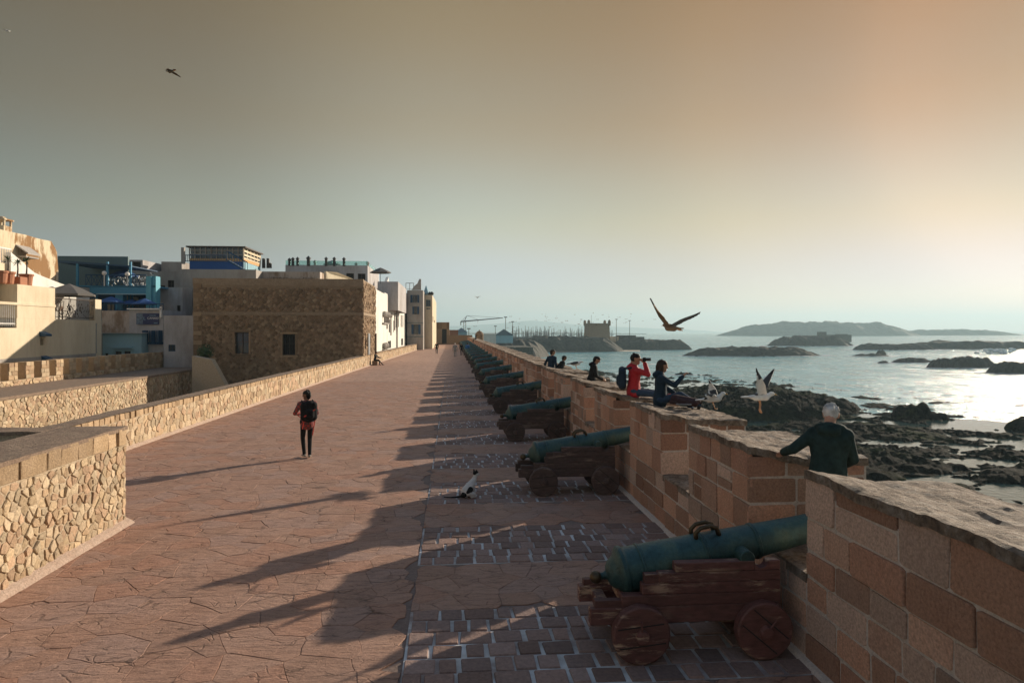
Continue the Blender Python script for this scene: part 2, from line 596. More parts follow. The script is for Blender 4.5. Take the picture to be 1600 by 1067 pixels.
# ------------------------------------------------------------------ sea, reef, islets
def make_water():
    m, nt, b = mat_base('sea_water')
    b.inputs['Base Color'].default_value = (.14, .35, .40, 1)
    b.inputs['Roughness'].default_value = .14
    b.inputs['IOR'].default_value = 1.33
    b.inputs['Specular IOR Level'].default_value = .8
    n1 = noise(nt, .22, 6, .65, stretch=(1, .55, 1))
    n2 = noise(nt, .035, 5, .55, stretch=(1, .6, 1))
    n3 = noise(nt, 1.6, 3, .6)
    bump(nt, b, [(n1, 1.0), (n2, 1.8), (n3, .75)], .62, 1.0)
    n4 = noise(nt, .16, 7, .72, stretch=(1, .45, 1))
    nt.links.new(ramp(nt, n4, [(.38, (.30,) * 3), (.62, (.09,) * 3)]), b.inputs['Roughness'])
    f = ramp(nt, noise(nt, .05, 7, .7), [(.48, (.15, .38, .43)), (.60, (.27, .50, .54)), (.67, (.62, .70, .71))])
    f = mixc(nt, f, ramp(nt, n4, [(.34, (.42,) * 3), (.5, (1,) * 3), (.66, (1.55,) * 3)]), 1.0, 'MULTIPLY')  # light and dark of the waves painted into the water colour as streaks
    nt.links.new(f, b.inputs['Base Color'])
    return m
M['water'] = make_water()
sea = MB()
sea.quad((-9000, -600, SEA_Z), (11000, -600, SEA_Z), (11000, 11000, SEA_Z), (-9000, 11000, SEA_Z))
sea.build('sea', M['water'], kind='structure')

def make_reef():
    m, nt, b = mat_base('reef_rock')
    n1 = noise(nt, .10, 7, .65)
    n2 = noise(nt, .42, 9, .74)
    n3 = noise(nt, 2.6, 8, .78)
    c = ramp(nt, n2, [(.36, (.002, .003, .003)), (.5, (.008, .008, .0065)), (.64, (.038, .030, .020))])
    c2 = ramp(nt, n2, [(.3, (.007, .010, .006)), (.55, (.025, .034, .011)), (.75, (.085, .11, .03))])
    f = ramp(nt, n1, [(.50, (0, 0, 0)), (.60, (.85,) * 3)])
    c = mixc(nt, c, c2, f)
    v = ramp(nt, n3, [(.3, (.35,) * 3), (.7, (1.4,) * 3)])
    c = mixc(nt, c, v, 1.0, 'MULTIPLY')
    nt.links.new(c, b.inputs['Base Color'])
    r = ramp(nt, n2, [(.35, (.75,) * 3), (.6, (.97,) * 3)])
    nt.links.new(r, b.inputs['Roughness'])
    b.inputs['Specular IOR Level'].default_value = .02
    bump(nt, b, [(n2, 1.0), (n3, .5)], .7, 1.0)
    return m
M['reef'] = make_reef()
M['islet'] = stone('islet_rock', [(.05, .05, .045), (.10, .09, .075), (.07, .07, .055)], scale=.08, bscale=.7, bdist=.6, var=0, speck=.5)
M['isle_far'] = stone('far_island_rock', [(.06, .07, .06), (.12, .11, .09)], scale=.01, bscale=.08, bdist=3, var=0, speck=.4)

# shore line: X of the water's edge as a function of Y
_sy = np.array([-60, 20, 60, 90, 104, 114, 150, 179, 222, 263, 330, 420, 500, 700])
_sx = np.array([140, 138, 128, 116, 106, 94, 94, 94, 74, 50, 30, 40, 70, 20])
def reef():
    ys = np.concatenate([np.arange(-12, 25, .8), np.arange(25, 120, .42), np.arange(120, 200, .9), np.arange(200, 300, 1.5), np.arange(300, 520, 3)])
    xs = np.concatenate([np.arange(5.2, 20, .7), np.arange(20, 100, .38), np.arange(100, 150, .85)])
    X, Y = np.meshgrid(xs, ys)
    edge = np.interp(Y, _sy, _sx) + (fbm(X * .05, Y * .05, 4, 3) - .5) * 46
    d = edge - X
    base = np.clip(d / 22, -1.6, 1) * .50
    big = (fbm(X * .035, Y * .05, 4, 11) - .5) * 1.9
    mid = (fbm(X * .16, Y * .24, 5, 21) - .5) * 1.5
    ridg = (1 - np.abs(2 * fbm(X * .33, Y * .52, 4, 31) - 1)) - .75
    fine = (fbm(X * .9, Y * 1.1, 3, 41) - .5) * .5
    ridg2 = (1 - np.abs(2 * fbm(X * .13, Y * .22, 4, 36) - 1)) - .75
    h = base + .50 * big + .80 * mid + .80 * ridg + .9 * ridg2 + .80 * fine + .55 * (fbm(X * 2.1, Y * 2.4, 2, 51) - .5) * np.clip(fbm(X * .2, Y * .2, 2, 55) * 2 - .5, 0, 1) - .58
    # terraced ledges
    st = .28
    q = h / st
    h = .55 * h + .45 * st * (np.floor(q) + np.clip((q - np.floor(q)) * 3, 0, 1))
    # dark mounds that stand up from the reef
    for (mx, my, rx, ry, hh, sd) in ((50, 124, 26, 18, 2.6, 1), (62, 148, 20, 12, .9, 2), (75.5, 108, 2.9, 3.0, 2.0, 3), (78.6, 107, 2.2, 2.6, 1.0, 7), (40, 70, 12, 9, 1.0, 5), (86, 93, 6, 5, 1.8, 6), (60, 62, 9, 6, .8, 8)):
        r = ((X - mx) / rx) ** 2 + ((Y - my) / ry) ** 2
        h = h + hh * np.clip(1 - r * (.7 + .8 * fbm(X * .12, Y * .12, 3, 60 + sd)), 0, 1) ** .45 * (.55 + .5 * fbm(X * .3, Y * .3, 4, 70 + sd) + .5 * (1 - np.abs(2 * fbm(X * .55, Y * .55, 4, 80 + sd) - 1)))
    h = np.maximum(h, -1.2)
    nu, nv = len(xs), len(ys)
    P = np.stack([X.ravel(), Y.ravel(), (SEA_Z + h).ravel()], 1)
    i = np.arange(nu - 1)[None, :] + (np.arange(nv - 1) * nu)[:, None]
    F = np.stack([i, i + 1, i + nu + 1, i + nu], -1).reshape(-1, 4)
    me = bpy.data.meshes.new('reef')
    me.from_pydata(P.tolist(), [], F.tolist())
    me.materials.append(M['reef'])
    o = bpy.data.objects.new('reef', me)
    COL.objects.link(o)
    o['kind'] = 'structure'
reef()
def tide_pools():
    m, nt, b = mat_base('still_pool_water')
    b.inputs['Base Color'].default_value = (.03, .06, .06, 1)
    b.inputs['Roughness'].default_value = .06
    b.inputs['IOR'].default_value = 1.33
    b.inputs['Specular IOR Level'].default_value = .7
    bump(nt, b, [(noise(nt, 1.2, 3), 1.0)], .03, 1.0)
    ys = np.arange(-12, 330, 6)
    q = MB()
    L = [(5.1, y, SEA_Z + .03) for y in ys]
    Rr = [(float(np.interp(y, _sy, _sx)) - 22, y, SEA_Z + .03) for y in ys]
    for i in range(len(ys) - 1):
        if Rr[i][0] > 6 and Rr[i + 1][0] > 6:
            q.quad(L[i], Rr[i], Rr[i + 1], L[i + 1])
    q.build('tide_pools', m, kind='structure')
tide_pools()

def mound(name, cx, cy, rx, ry, h, seed, mat, n=110, m=22, rough=.35, plateau=.62, z0=SEA_Z - 1, rot=0.0):
    P, F = [], []
    for j in range(m + 1):
        q = j / m
        for i in range(n):
            t = 2 * math.pi * i / n
            w = 1 + rough * (float(fbm(math.cos(t) * 1.6 + 5 * seed, math.sin(t) * 1.6, 4, seed)) - .5) * 2
            x, y = q * rx * w * math.cos(t), q * ry * w * math.sin(t)
            prof = 1 - max(0, (q - plateau) / (1 - plateau)) ** 1.6
            u, v = x / max(rx, ry) * 5 + seed * 7, y / max(rx, ry) * 5
            nz = float(fbm(u, v, 5, seed + 3))
            nz2 = float(fbm(u * 3.1, v * 3.1, 4, seed + 9))
            z = z0 + (h - (z0 - SEA_Z)) * prof * (.50 + .55 * nz + .42 * nz2)
            P.append((cx + x * math.cos(rot) - y * math.sin(rot), cy + x * math.sin(rot) + y * math.cos(rot), z))
    for j in range(m):
        F += [(j * n + i, (j + 1) * n + i, (j + 1) * n + (i + 1) % n, j * n + (i + 1) % n) for i in range(n)]
    mb = MB()
    mb.add(P, F)
    return mb.build(name, mat, kind='structure', smooth=False)

# (px range, base py, top py) read from the photograph turned into real islets at their distance
FOAMS = []
def islet(px0, px1, pyb, pyt, seed, mat, name='islet', deep=.5, **k):
    t = (CAMZ - SEA_Z) * 1080 / (pyb - 517)
    u = ((px0 + px1) / 2 - 800) / 1080
    Yc = (CY - SY * u) * t
    x0, x1 = SX(px0, Yc), SX(px1, Yc)
    rx = (x1 - x0) / 2
    h = (pyb - pyt) / 1080 * t * (.52 if pyb > 545 else .9)
    FOAMS.append(((x0 + x1) / 2, Yc + rx * deep, rx, rx * deep))
    return mound(name, (x0 + x1) / 2, Yc + rx * deep, rx * 1.02, rx * deep, h * 1.25, seed, mat, **k)

islet(1092, 1300, 557, 538, 3, M['islet'], plateau=.6, deep=.35)
islet(1212, 1345, 541, 529, 5, M['islet'], plateau=.6, deep=.4)
islet(1150, 1470, 525, 506, 8, M['isle_far'], name='island', plateau=.45, deep=.3, n=160, m=24, rough=.2)
islet(1390, 1600, 524, 516, 9, M['isle_far'], name='island', plateau=.4, deep=.2, n=96)
islet(1340, 1480, 547, 534, 12, M['islet'], plateau=.7, deep=.3)
islet(1440, 1680, 546, 529, 14, M['islet'], plateau=.7, deep=.3)
islet(1462, 1562, 575, 552, 17, M['islet'], plateau=.7, deep=.3)
islet(1556, 1700, 584, 560, 19, M['islet'], plateau=.7, deep=.3)
islet(1372, 1390, 555, 544, 22, M['islet'], plateau=.4, deep=.8, n=24, m=8)
islet(1335, 1400, 557, 551, 24, M['islet'], plateau=.4, deep=.3, n=40, m=8)
islet(1400, 1470, 567, 556, 26, M['islet'], plateau=.4, deep=.4, n=40, m=8)
islet(1372, 1396, 568, 563, 28, M['islet'], plateau=.4, deep=.5, n=24, m=6)
islet(1050, 1092, 586, 581, 33, M['reef'], plateau=.4, deep=.25, n=40, m=6)
islet(1476, 1488, 520, 515, 35, M['isle_far'], name='island', plateau=.5, deep=.8, n=24, m=8)

def ruin():
    t = (CAMZ - SEA_Z) * 1080 / (536 - 517)
    Y = t * .95
    root = thing('ruined_fort', 'long low ruined fort wall on the dark islet beneath the far island', 'ruin', (SX(1280, Y), Y, SEA_Z + 2))
    mb = MB()
    for a, b_, top in ((1246, 1282, 524.5), (1282, 1292, 518.5), (1292, 1311, 523), (1311, 1325, 522), (1325, 1331, 523)):
        mb.box(SX(a, Y), SX(b_, Y) - .3, Y, Y + 8, SEA_Z + 1, SZ(a, top, Y))
    mb.build('wall', M['islet'], root, kind='stuff')
ruin()

# white water where the swell meets the rocks on the right
surf = MB()
rr = random.Random(4)
for k in range(46):
    px, py = rr.gauss(1556, 14), rr.gauss(549, 2.2)
    t = (CAMZ - SEA_Z) * 1080 / (552 - 517)
    Y = t * .92
    surf.ball((SX(px, Y), Y + rr.uniform(-4, 4), SZ(px, py, Y)), rr.uniform(.4, 1.3), 8, (1.6, 1, .8))
for (cx, cy, rx, ry) in FOAMS:
    d = math.hypot(cx, cy)
    if d > 900: continue
    for k in range(int(50 + rx * .9)):
        t = rr.uniform(math.pi * .95, math.pi * 2.05)
        w = rr.uniform(.98, 1.22)
        r0 = rr.uniform(.25, .9) * d / 330
        surf.ball((cx + rx * w * math.cos(t), cy + ry * w * math.sin(t), SEA_Z + .03), r0, 6, (rr.uniform(1.2, 3.2), 1.2, .16))
for k in range(60):   # small awash rocks and their foam off the reef edge
    y = rr.uniform(95, 250); x = float(np.interp(y, _sy, _sx)) + rr.uniform(-6, 22)
    surf.ball((x, y, SEA_Z + .03), rr.uniform(.2, .55), 6, (rr.uniform(1.5, 4), 1.1, .15))
surf.build('surf', plain('white_foam', (.75, .77, .78), .9), kind='stuff', smooth=True)

# ------------------------------------------------------------------ the port at the end of the rampart
def port():
    YP = 505
    mq = MB()
    X0, X1 = SX(800, YP), SX(1030, YP)
    mq.box(X0, X1, YP, YP + 26, SEA_Z - 1, SZ(900, 535, YP))
    q = mq.build('sea_jetty', M['islet'])
    single(q, 'long straight stone jetty carrying the square harbour tower', 'jetty')
    tw = thing('harbour_tower', 'square stone harbour tower with four corner turrets on the jetty', 'tower', (SX(936, YP), YP + 12, SZ(936, 535, YP)))
    m = MB()
    a, b_ = SX(919, YP + 4), SX(953.5, YP + 4)
    z0, z1 = SZ(936, 535, YP), SZ(936, 506.5, YP + 4)
    m.extrude([(a, YP + 4, z0), (a + .5, YP + 4.4, z1), (b_ - .5, YP + 4.4, z1), (b_, YP + 4, z0)], (0, 17, 0))
    m.build('wall', M['brown_wall'], tw)
    m = MB()
    m.box(a - .2, b_ + .2, YP + 3.6, YP + 21.4, z1, z1 + .7)
    m.build('parapet', M['brown_wall'], tw)
    for x in (a + .6, b_ - .6):
        for y in (YP + 4.4, YP + 20):
            m = MB()
            m.lathe([(0, .9), (1.6, 1.1), (3.3, 1.1), (3.8, .9), (4.4, .35), (4.6, .05)], (x, y, z1 - 1.2), (0, 0, 1), 10)
            m.build('turret', M['brown_wall'], tw)
    m = MB()
    m.tube((SX(929, YP), YP + 12, z1), (SX(929, YP), YP + 12, z1 + 7), .09)
    m.build('flagpole', M['dkmetal'], tw)
    # low houses and rubble on the jetty beyond the tower
    m = MB()
    m.box(SX(953, YP), SX(972, YP), YP + 10, YP + 18, SZ(950, 536, YP), SZ(950, 526, YP))
    single(m.build('pale_shed', M['cream']), 'low pale shed right beside the harbour tower', 'shed')
    m = MB()
    m.box(SX(972, YP), SX(998, YP), YP + 8, YP + 20, SZ(950, 536, YP), SZ(950, 524, YP))
    m.box(SX(998, YP), SX(1012, YP), YP + 9, YP + 20, SZ(950, 536, YP), SZ(950, 526.5, YP))
    single(m.build('stepped_shed', M['islet']), 'grey stepped low building at the seaward end of the jetty', 'shed')
    for px, py, lab in ((966, 499, 'tall thin lamp post on the jetty, nearer the tower'), (987, 501, 'tall thin lamp post on the jetty, farther from the tower')):
        m = MB()
        m.tube((SX(px, YP), YP + 6, SZ(px, 536, YP)), (SX(px, YP), YP + 6, SZ(px, py, YP)), .22, .16, 6)
        m.box(SX(px, YP) - .9, SX(px, YP) + .9, YP + 5.7, YP + 6.3, SZ(px, py, YP) - .1, SZ(px, py, YP) + .35)
        single(m.build('lamp_post', M['dkmetal']), lab, 'lamp post', 'lamp posts at the port')
    rock = mound('rock_slope', SX(1020, YP), YP + 14, 34, 16, 7.5, 40, M['islet'], n=48, m=10)
    mound('rock_slope', SX(880, 470), 475, 42, 14, 9.5, 44, M['islet'], n=64, m=10)
    mound('rock_slope', SX(800, 380), 395, 26, 40, 8.5, 47, M['islet'], n=64, m=10)
    # beach in front of the jetty
    m = MB()
    m.add([(SX(868, 452), 452, SEA_Z + .25), (SX(1000, 470), 470, SEA_Z + .1), (SX(1000, 486), 486, SEA_Z + .5), (SX(868, 478), 478, SEA_Z + 1.0)], [(0, 1, 2, 3)])
    m.build('beach', M['sand'], kind='structure')
    # quay ground behind, up to the town
    m = MB()
    m.box(-60, SX(806, 420), 330, 640, SEA_Z - 1, SEA_Z + 6.5)
    m.build('quay', M['islet'], kind='structure')
    # masts of the fishing fleet
    m = MB()
    r = random.Random(3)
    for k in range(170):
        px = r.uniform(800, 922) if k < 140 else r.uniform(905, 960)
        Y = r.uniform(545, 640)
        x = SX(px, Y)
        top = SZ(px, r.uniform(513, 521) if r.random() < .8 else r.uniform(508, 514), Y)
        m.tube((x, Y, SEA_Z + 1), (x + r.uniform(-.5, .5), Y, top), .28, .14, 5)
        if r.random() < .5:
            z = SEA_Z + 1 + (top - SEA_Z) * r.uniform(.5, .8)
            m.tube((x - r.uniform(.5, 3), Y, z - r.uniform(0, 2)), (x + r.uniform(.5, 3), Y, z), .16, .16, 4)
        m.box(x - 4, x + 4, Y - 1.5, Y + 1.5, SEA_Z + .2, SEA_Z + r.uniform(5, 9))
    m.build('fishing_fleet', plain('boat_wood', (.10, .11, .12), .8), kind='stuff')
    # harbour hangar roofs
    def shed(px0, px1, pyt, pye, pyb, Y, lab, roofm, wallm):
        root = thing('hip_roof_hall', lab, 'market hall', (SX((px0 + px1) / 2, Y), Y, SZ(px0, pyb, Y)))
        x0, x1 = SX(px0, Y), SX(px1, Y)
        zb, ze, zt = SZ(px0, pyb, Y), SZ(px0, pye, Y), SZ(px0, pyt, Y)
        w = MB(); w.box(x0 + .4, x1 - .4, Y + .4, Y + (x1 - x0) - .4, zb, ze); w.build('wall', wallm, root)
        q = MB(); cx, cy = (x0 + x1) / 2, Y + (x1 - x0) / 2
        q.add([(x0, Y, ze), (x1, Y, ze), (x1, Y + x1 - x0, ze), (x0, Y + x1 - x0, ze), (cx, cy, zt)], [(0, 1, 4), (1, 2, 4), (2, 3, 4), (3, 0, 4), (3, 2, 1, 0)])
        q.build('roof', roofm, root)
    shed(774, 803, 514, 524, 536, 330, 'hall with grey green pyramid roof behind the rampart wall', plain('green_grey_roof', (.10, .14, .14), .7), M['ltblue'])
    shed(711, 731, 512, 519, 526, 300, 'small hall with pointed grey roof beside the gatehouse', plain('blue_grey_roof', (.16, .21, .23), .7), M['ltblue'])
    m = MB(); m.box(SX(755, 300), SX(775, 300), 300, 312, -3, SZ(765, 522, 300)); m.box(SX(754, 300), SX(776, 300), 299.6, 312.4, SZ(765, 522, 300), SZ(765, 521.4, 300))
    single(m.build('white_shed', M['white']), 'long white flat roofed shed beyond the domed sentry box', 'shed')
    # crane
    Yc = 420
    cr = thing('tower_crane', 'thin tower crane with a long horizontal jib over the port', 'crane', (SX(726, Yc), Yc, SEA_Z + 4))
    m = MB(); x = SX(726, Yc)
    for dx in (-.7, .7):
        for dy in (-.7, .7):
            m.tube((x + dx, Yc + dy, SEA_Z + 4), (x + dx, Yc + dy, SZ(726, 500, Yc)), .14, .14, 4)
    z = SEA_Z + 4
    while z < SZ(726, 501, Yc):
        m.tube((x - .7, Yc - .7, z), (x + .7, Yc - .7, z + 1.6), .09, .09, 4); z += 1.6
    m.build('mast', M['steel'], cr)
    m = MB(); zt = SZ(726, 500, Yc)
    m.tube((SX(720, Yc), Yc, SZ(720, 502.5, Yc)), (SX(786, Yc), Yc, SZ(786, 496.6, Yc)), .42, .25, 5)
    m.tube((x, Yc, zt), (SX(730, Yc), Yc, SZ(730, 493, Yc)), .2, .15, 5)
    for px, py in ((786, 496.8), (746, 499), (720, 502.3)):
        m.tube((SX(730, Yc), Yc, SZ(730, 493, Yc)), (SX(px, Yc), Yc, SZ(px, py, Yc)), .08, .08, 4)
    m.tube((SX(720, Yc), Yc, SZ(720, 502, Yc)), (SX(720, Yc), Yc, SZ(720, 508, Yc)), .3, .3, 5)
    m.build('jib', M['steel'], cr)
    m = MB(); m.box(SX(745.5, Yc), SX(748, Yc), Yc - .5, Yc + .5, SZ(746, 500, Yc) - .5, SZ(746, 500, Yc)); m.tube((SX(746.5, Yc), Yc, SZ(746, 500, Yc)), (SX(746.5, Yc), Yc, SZ(746, 505, Yc)), .06, .06, 4)
    m.build('trolley', M['steel'], cr)
    for px, py, Y, lab in ((790, 496, 360, 'tallest dark lamp mast right of the crane jib'), (801, 503, 420, 'slim lamp mast behind the grey green pyramid roof'), (774, 510, 420, 'short thin mast left of the pyramid roofed hall'), (732.5, 514, 330, 'short pole behind the small pointed roof')):
        m = MB(); x = SX(px, Y)
        m.tube((x, Y, SEA_Z + 6), (x, Y, SZ(px, py, Y)), .2, .14, 5); m.box(x - .8, x + .8, Y - .3, Y + .3, SZ(px, py, Y) - .1, SZ(px, py, Y) + .4)
        single(m.build('lamp_mast', M['dkmetal']), lab, 'lamp mast', 'masts at the port')
port()

# mountains behind the bay
def hills(name, pts, Y, mat, thick=1500):
    P = []
    xs = np.linspace(SX(pts[0][0], Y), SX(pts[-1][0], Y), 90)
    px = np.array([SX(p[0], Y) for p in pts]); pz = np.array([SZ(p[0], p[1], Y) for p in pts])
    z = np.interp(xs, px, pz) + (fbm(xs * .004, xs * 0, 4, 5) - .5) * 24
    m = MB()
    n = len(xs)
    m.add([(x, Y - 500, SEA_Z - .5) for x in xs] + [(x, Y, max(SEA_Z + 1, h)) for x, h in zip(xs, z)] + [(x, Y + thick, SEA_Z - .5) for x in xs],
          [(i, i + 1, n + i + 1, n + i) for i in range(n - 1)] + [(n + i, n + i + 1, 2 * n + i + 1, 2 * n + i) for i in range(n - 1)])
    m.build(name, mat, kind='structure', smooth=True)
hills('mountain', [(560, 512), (690, 509), (760, 507), (810, 503), (832, 501.5), (860, 503.5), (900, 508), (960, 510), (1040, 513), (1100, 516.5)], 8200, M['isle_far'])
m_ = MB(); m_.box(-4000, SX(1010, 3000), 3000, 8000, SEA_Z - .5, SEA_Z + 3); m_.build('far_coast', M['isle_far'], kind='structure')

# air
def haze():
    m = bpy.data.materials.new('haze_air')
    m.use_nodes = True
    nt = m.node_tree
    nt.nodes.clear()
    o = nt.nodes.new('ShaderNodeOutputMaterial')
    v = nt.nodes.new('ShaderNodeVolumePrincipled')
    v.inputs['Color'].default_value = (.60, .86, .98, 1)
    v.inputs['Density'].default_value = HAZE_DENSITY
    v.inputs['Anisotropy'].default_value = .25
    nt.links.new(v.outputs[0], o.inputs['Volume'])
    b = MB()
    b.box(-9100, 11100, -700, 11100, SEA_Z - 2.5, 260)
    h = b.build('haze', m, kind='stuff')
if HAZE_DENSITY > 0:
    haze()

# ------------------------------------------------------------------ stone laying
def clip_poly(poly, px, py, nx, ny):
    """keep the side of the half plane where (p-(px,py)).n <= 0"""
    out = []
    n = len(poly)
    for i in range(n):
        a, b = poly[i], poly[(i + 1) % n]
        da = (a[0] - px) * nx + (a[1] - py) * ny
        db = (b[0] - px) * nx + (b[1] - py) * ny
        if da <= 0:
            out.append(a)
        if (da < 0 < db) or (db < 0 < da):
            t = da / (da - db)
            out.append((a[0] + t * (b[0] - a[0]), a[1] + t * (b[1] - a[1])))
    return out

def cells(u0, u1, v0, v1, du, dv, jit, seed, brick=True):
    """Voronoi cells of a jittered grid in a rectangle -> list of polygons"""
    r = random.Random(seed)
    nu, nv = max(1, round((u1 - u0) / du)), max(1, round((v1 - v0) / dv))
    du, dv = (u1 - u0) / nu, (v1 - v0) / nv
    pts = {}
    for j in range(-2, nv + 2):
        for i in range(-2, nu + 2):
            off = .5 if (brick and j % 2) else 0
            pts[i, j] = (u0 + (i + .5 + off * .9 + r.uniform(-jit, jit)) * du, v0 + (j + .5 + r.uniform(-jit, jit) * .9) * dv)
    out = []
    for j in range(nv):
        for i in range(-1, nu):
            if (i, j) not in pts: continue
            x, y = pts[i, j]
            poly = [(u0, v0), (u1, v0), (u1, v1), (u0, v1)]
            for dj in (-2, -1, 0, 1, 2):
                for di in (-2, -1, 0, 1, 2):
                    if (di or dj) and (i + di, j + dj) in pts:
                        a, b = pts[i + di, j + dj]
                        poly = clip_poly(poly, (x + a) / 2, (y + b) / 2, a - x, b - y)
                        if len(poly) < 3: break
                if len(poly) < 3: break
            if len(poly) >= 3:
                ar = abs(sum(poly[k][0] * poly[(k + 1) % len(poly)][1] - poly[(k + 1) % len(poly)][0] * poly[k][1] for k in range(len(poly)))) / 2
                if ar > du * dv * .08:
                    out.append((poly, ar))
    return out

def lay(mb, poly, O, U, V, N, gap, proud, ch, r, rough=.3, back=-.03, soft=0):
    """one stone: polygon in a plane, chamfered face that stands proud of the joint"""
    if soft:
        q = []
        for a, b in zip(poly, poly[1:] + poly[:1]):
            q += [(a[0] * (1 - soft) + b[0] * soft, a[1] * (1 - soft) + b[1] * soft), (a[0] * soft + b[0] * (1 - soft), a[1] * soft + b[1] * (1 - soft))]
        poly = q
    n = len(poly)
    cx = sum(p[0] for p in poly) / n
    cy = sum(p[1] for p in poly) / n
    ins = []
    for (x, y) in poly:
        d = math.hypot(x - cx, y - cy) + 1e-9
        k = max(.2, 1 - gap / d)
        ins.append((cx + (x - cx) * k, cy + (y - cy) * k, d * k))
    pr = proud * (1 + r.uniform(-rough, rough))
    tilt = (r.uniform(-1, 1) * proud * rough, r.uniform(-1, 1) * proud * rough)
    size = max(q[2] for q in ins) + 1e-9
    P = []
    for (x, y, d) in ins:
        P.append(O + U * x + V * y + N * back)
    for (x, y, d) in ins:
        P.append(O + U * x + V * y + N * max(.001, pr - ch))
    for (x, y, d) in ins:
        k = max(.3, 1 - ch * 1.1 / (d + 1e-9))
        h = pr + tilt[0] * (x - cx) / size + tilt[1] * (y - cy) / size
        P.append(O + U * (cx + (x - cx) * k) + V * (cy + (y - cy) * k) + N * h)
    F = []
    for a in (0, n):
        F += [(a + i, a + (i + 1) % n, a + n + (i + 1) % n, a + n + i) for i in range(n)]
    if rough > .5:
        P.append(O + U * (cx + r.uniform(-.2, .2) * size * .5) + V * (cy + r.uniform(-.2, .2) * size * .5) + N * (pr + proud * r.uniform(0, rough * .8)))
        F += [(2 * n + i, 2 * n + (i + 1) % n, 3 * n) for i in range(n)]
    else:
        F.append(tuple(range(2 * n, 3 * n)))
    mb.add(P, F)

def rect(u0, u1, v0, v1, r=None, j=0.0):
    p = [(u0, v0), (u1, v0), (u1, v1), (u0, v1)]
    if r and j:
        p = [(a + r.uniform(-j, j), b + r.uniform(-j, j)) for a, b in p]
    return p

# ------------------------------------------------------------------ the terrace
WX = 3.52            # inner face of the rampart wall
WO = 5.0             # its outer face
E0, EP = 7.3, 3.45   # embrasure centres
GAP = .65
YEND = 165.0
LEFT = [(-9.06, -6), (-9.06, 20), (-8.85, 30), (-7.8, 70), (-4.7, YEND)]   # inner foot of the left wall
def left_x(y):
    return float(np.interp(y, [p[1] for p in LEFT], [p[0] for p in LEFT]))

terr = MB()
terr.prism([(-5.6, -6), (WX + .3, -6), (WX + .3, 46), (left_x(46), 46), (left_x(30), 30), (left_x(20), 20), (-9.06, 12.4), (-5.6, 12.4)], -1.0, -.014)
terrace = terr.build('terrace', M['joint'], kind='structure')
tf = MB()
tf.prism([(left_x(46) , 46), (WX + .3, 46), (WX + .3, YEND + 12), (-4.7, YEND + 12), (-4.7, YEND), (left_x(110), 110), (left_x(70), 70)], -1.0, -.002)
far_floor = tf.build('terrace_far_end', M['paving_far'], kind='structure')
ZUP = V3(0, 0, 1); XU = V3(1, 0, 0); YU = V3(0, 1, 0); O0 = V3(0, 0, 0)

strips = [k for k in range(-1, 13)]
def in_strip(poly):
    cx = sum(p[0] for p in poly) / len(poly); cy = sum(p[1] for p in poly) / len(poly)
    return cx > -.5 and any(abs(cy - (E0 + EP * k)) < .93 for k in strips)
polys = []
for p, a in cells(-9.2, -.5, 5.0, 46, .54, .43, .49, 5, False):
    cx = sum(q[0] for q in p) / len(p); cy = sum(q[1] for q in p) / len(p)
    lim = -5.55 if cy < 12.6 else left_x(cy) + .02
    p = clip_poly(p, lim, 0, -1, 0)
    if len(p) > 2: polys.append(p)
for k in range(-1, 13):
    y0 = E0 + EP * k + .93
    y1 = E0 + EP * (k + 1) - .93
    if y1 > 5:
        for p, a in cells(-.49, WX - .02, y0, min(y1, 46), .52, .43, .48, 100 + k, False):
            polys.append(p)
def dist_key(p):
    return sum(q[1] for q in p) / len(p) + .35 * abs(sum(q[0] for q in p) / len(p))
polys = [p for p in polys if sum(q[1] for q in p) / len(p) > 5.3]
polys.sort(key=dist_key)
rf = random.Random(11)
rest = MB()
for i, p in enumerate(polys):
    # irregular edges: add a mid point to the long sides
    q = []
    for a, b in zip(p, p[1:] + p[:1]):
        q.append(a)
        L = math.hypot(b[0] - a[0], b[1] - a[1])
        if L > .25:
            hv = int((a[0] + b[0]) * 4000) * 7919 + int((a[1] + b[1]) * 4000) * 104729
            t = .5; d = ((hv % 1000) / 1000 - .5) * .10 * L * (1 if (a > b) else -1)
            q.append((a[0] + (b[0] - a[0]) * t - (b[1] - a[1]) / L * d, a[1] + (b[1] - a[1]) * t + (b[0] - a[0]) / L * d))
    mb = MB() if i < 300 else rest
    lay(mb, q, V3(0, 0, -.014), XU, YU, ZUP, rf.uniform(.000, .004), .014, .004, rf, rough=.20, back=-.01)
    if i < 300:
        mb.build('flagstone', M['flag'], terrace)
rest.build('distant_flagstones', M['flag'], terrace, kind='stuff')

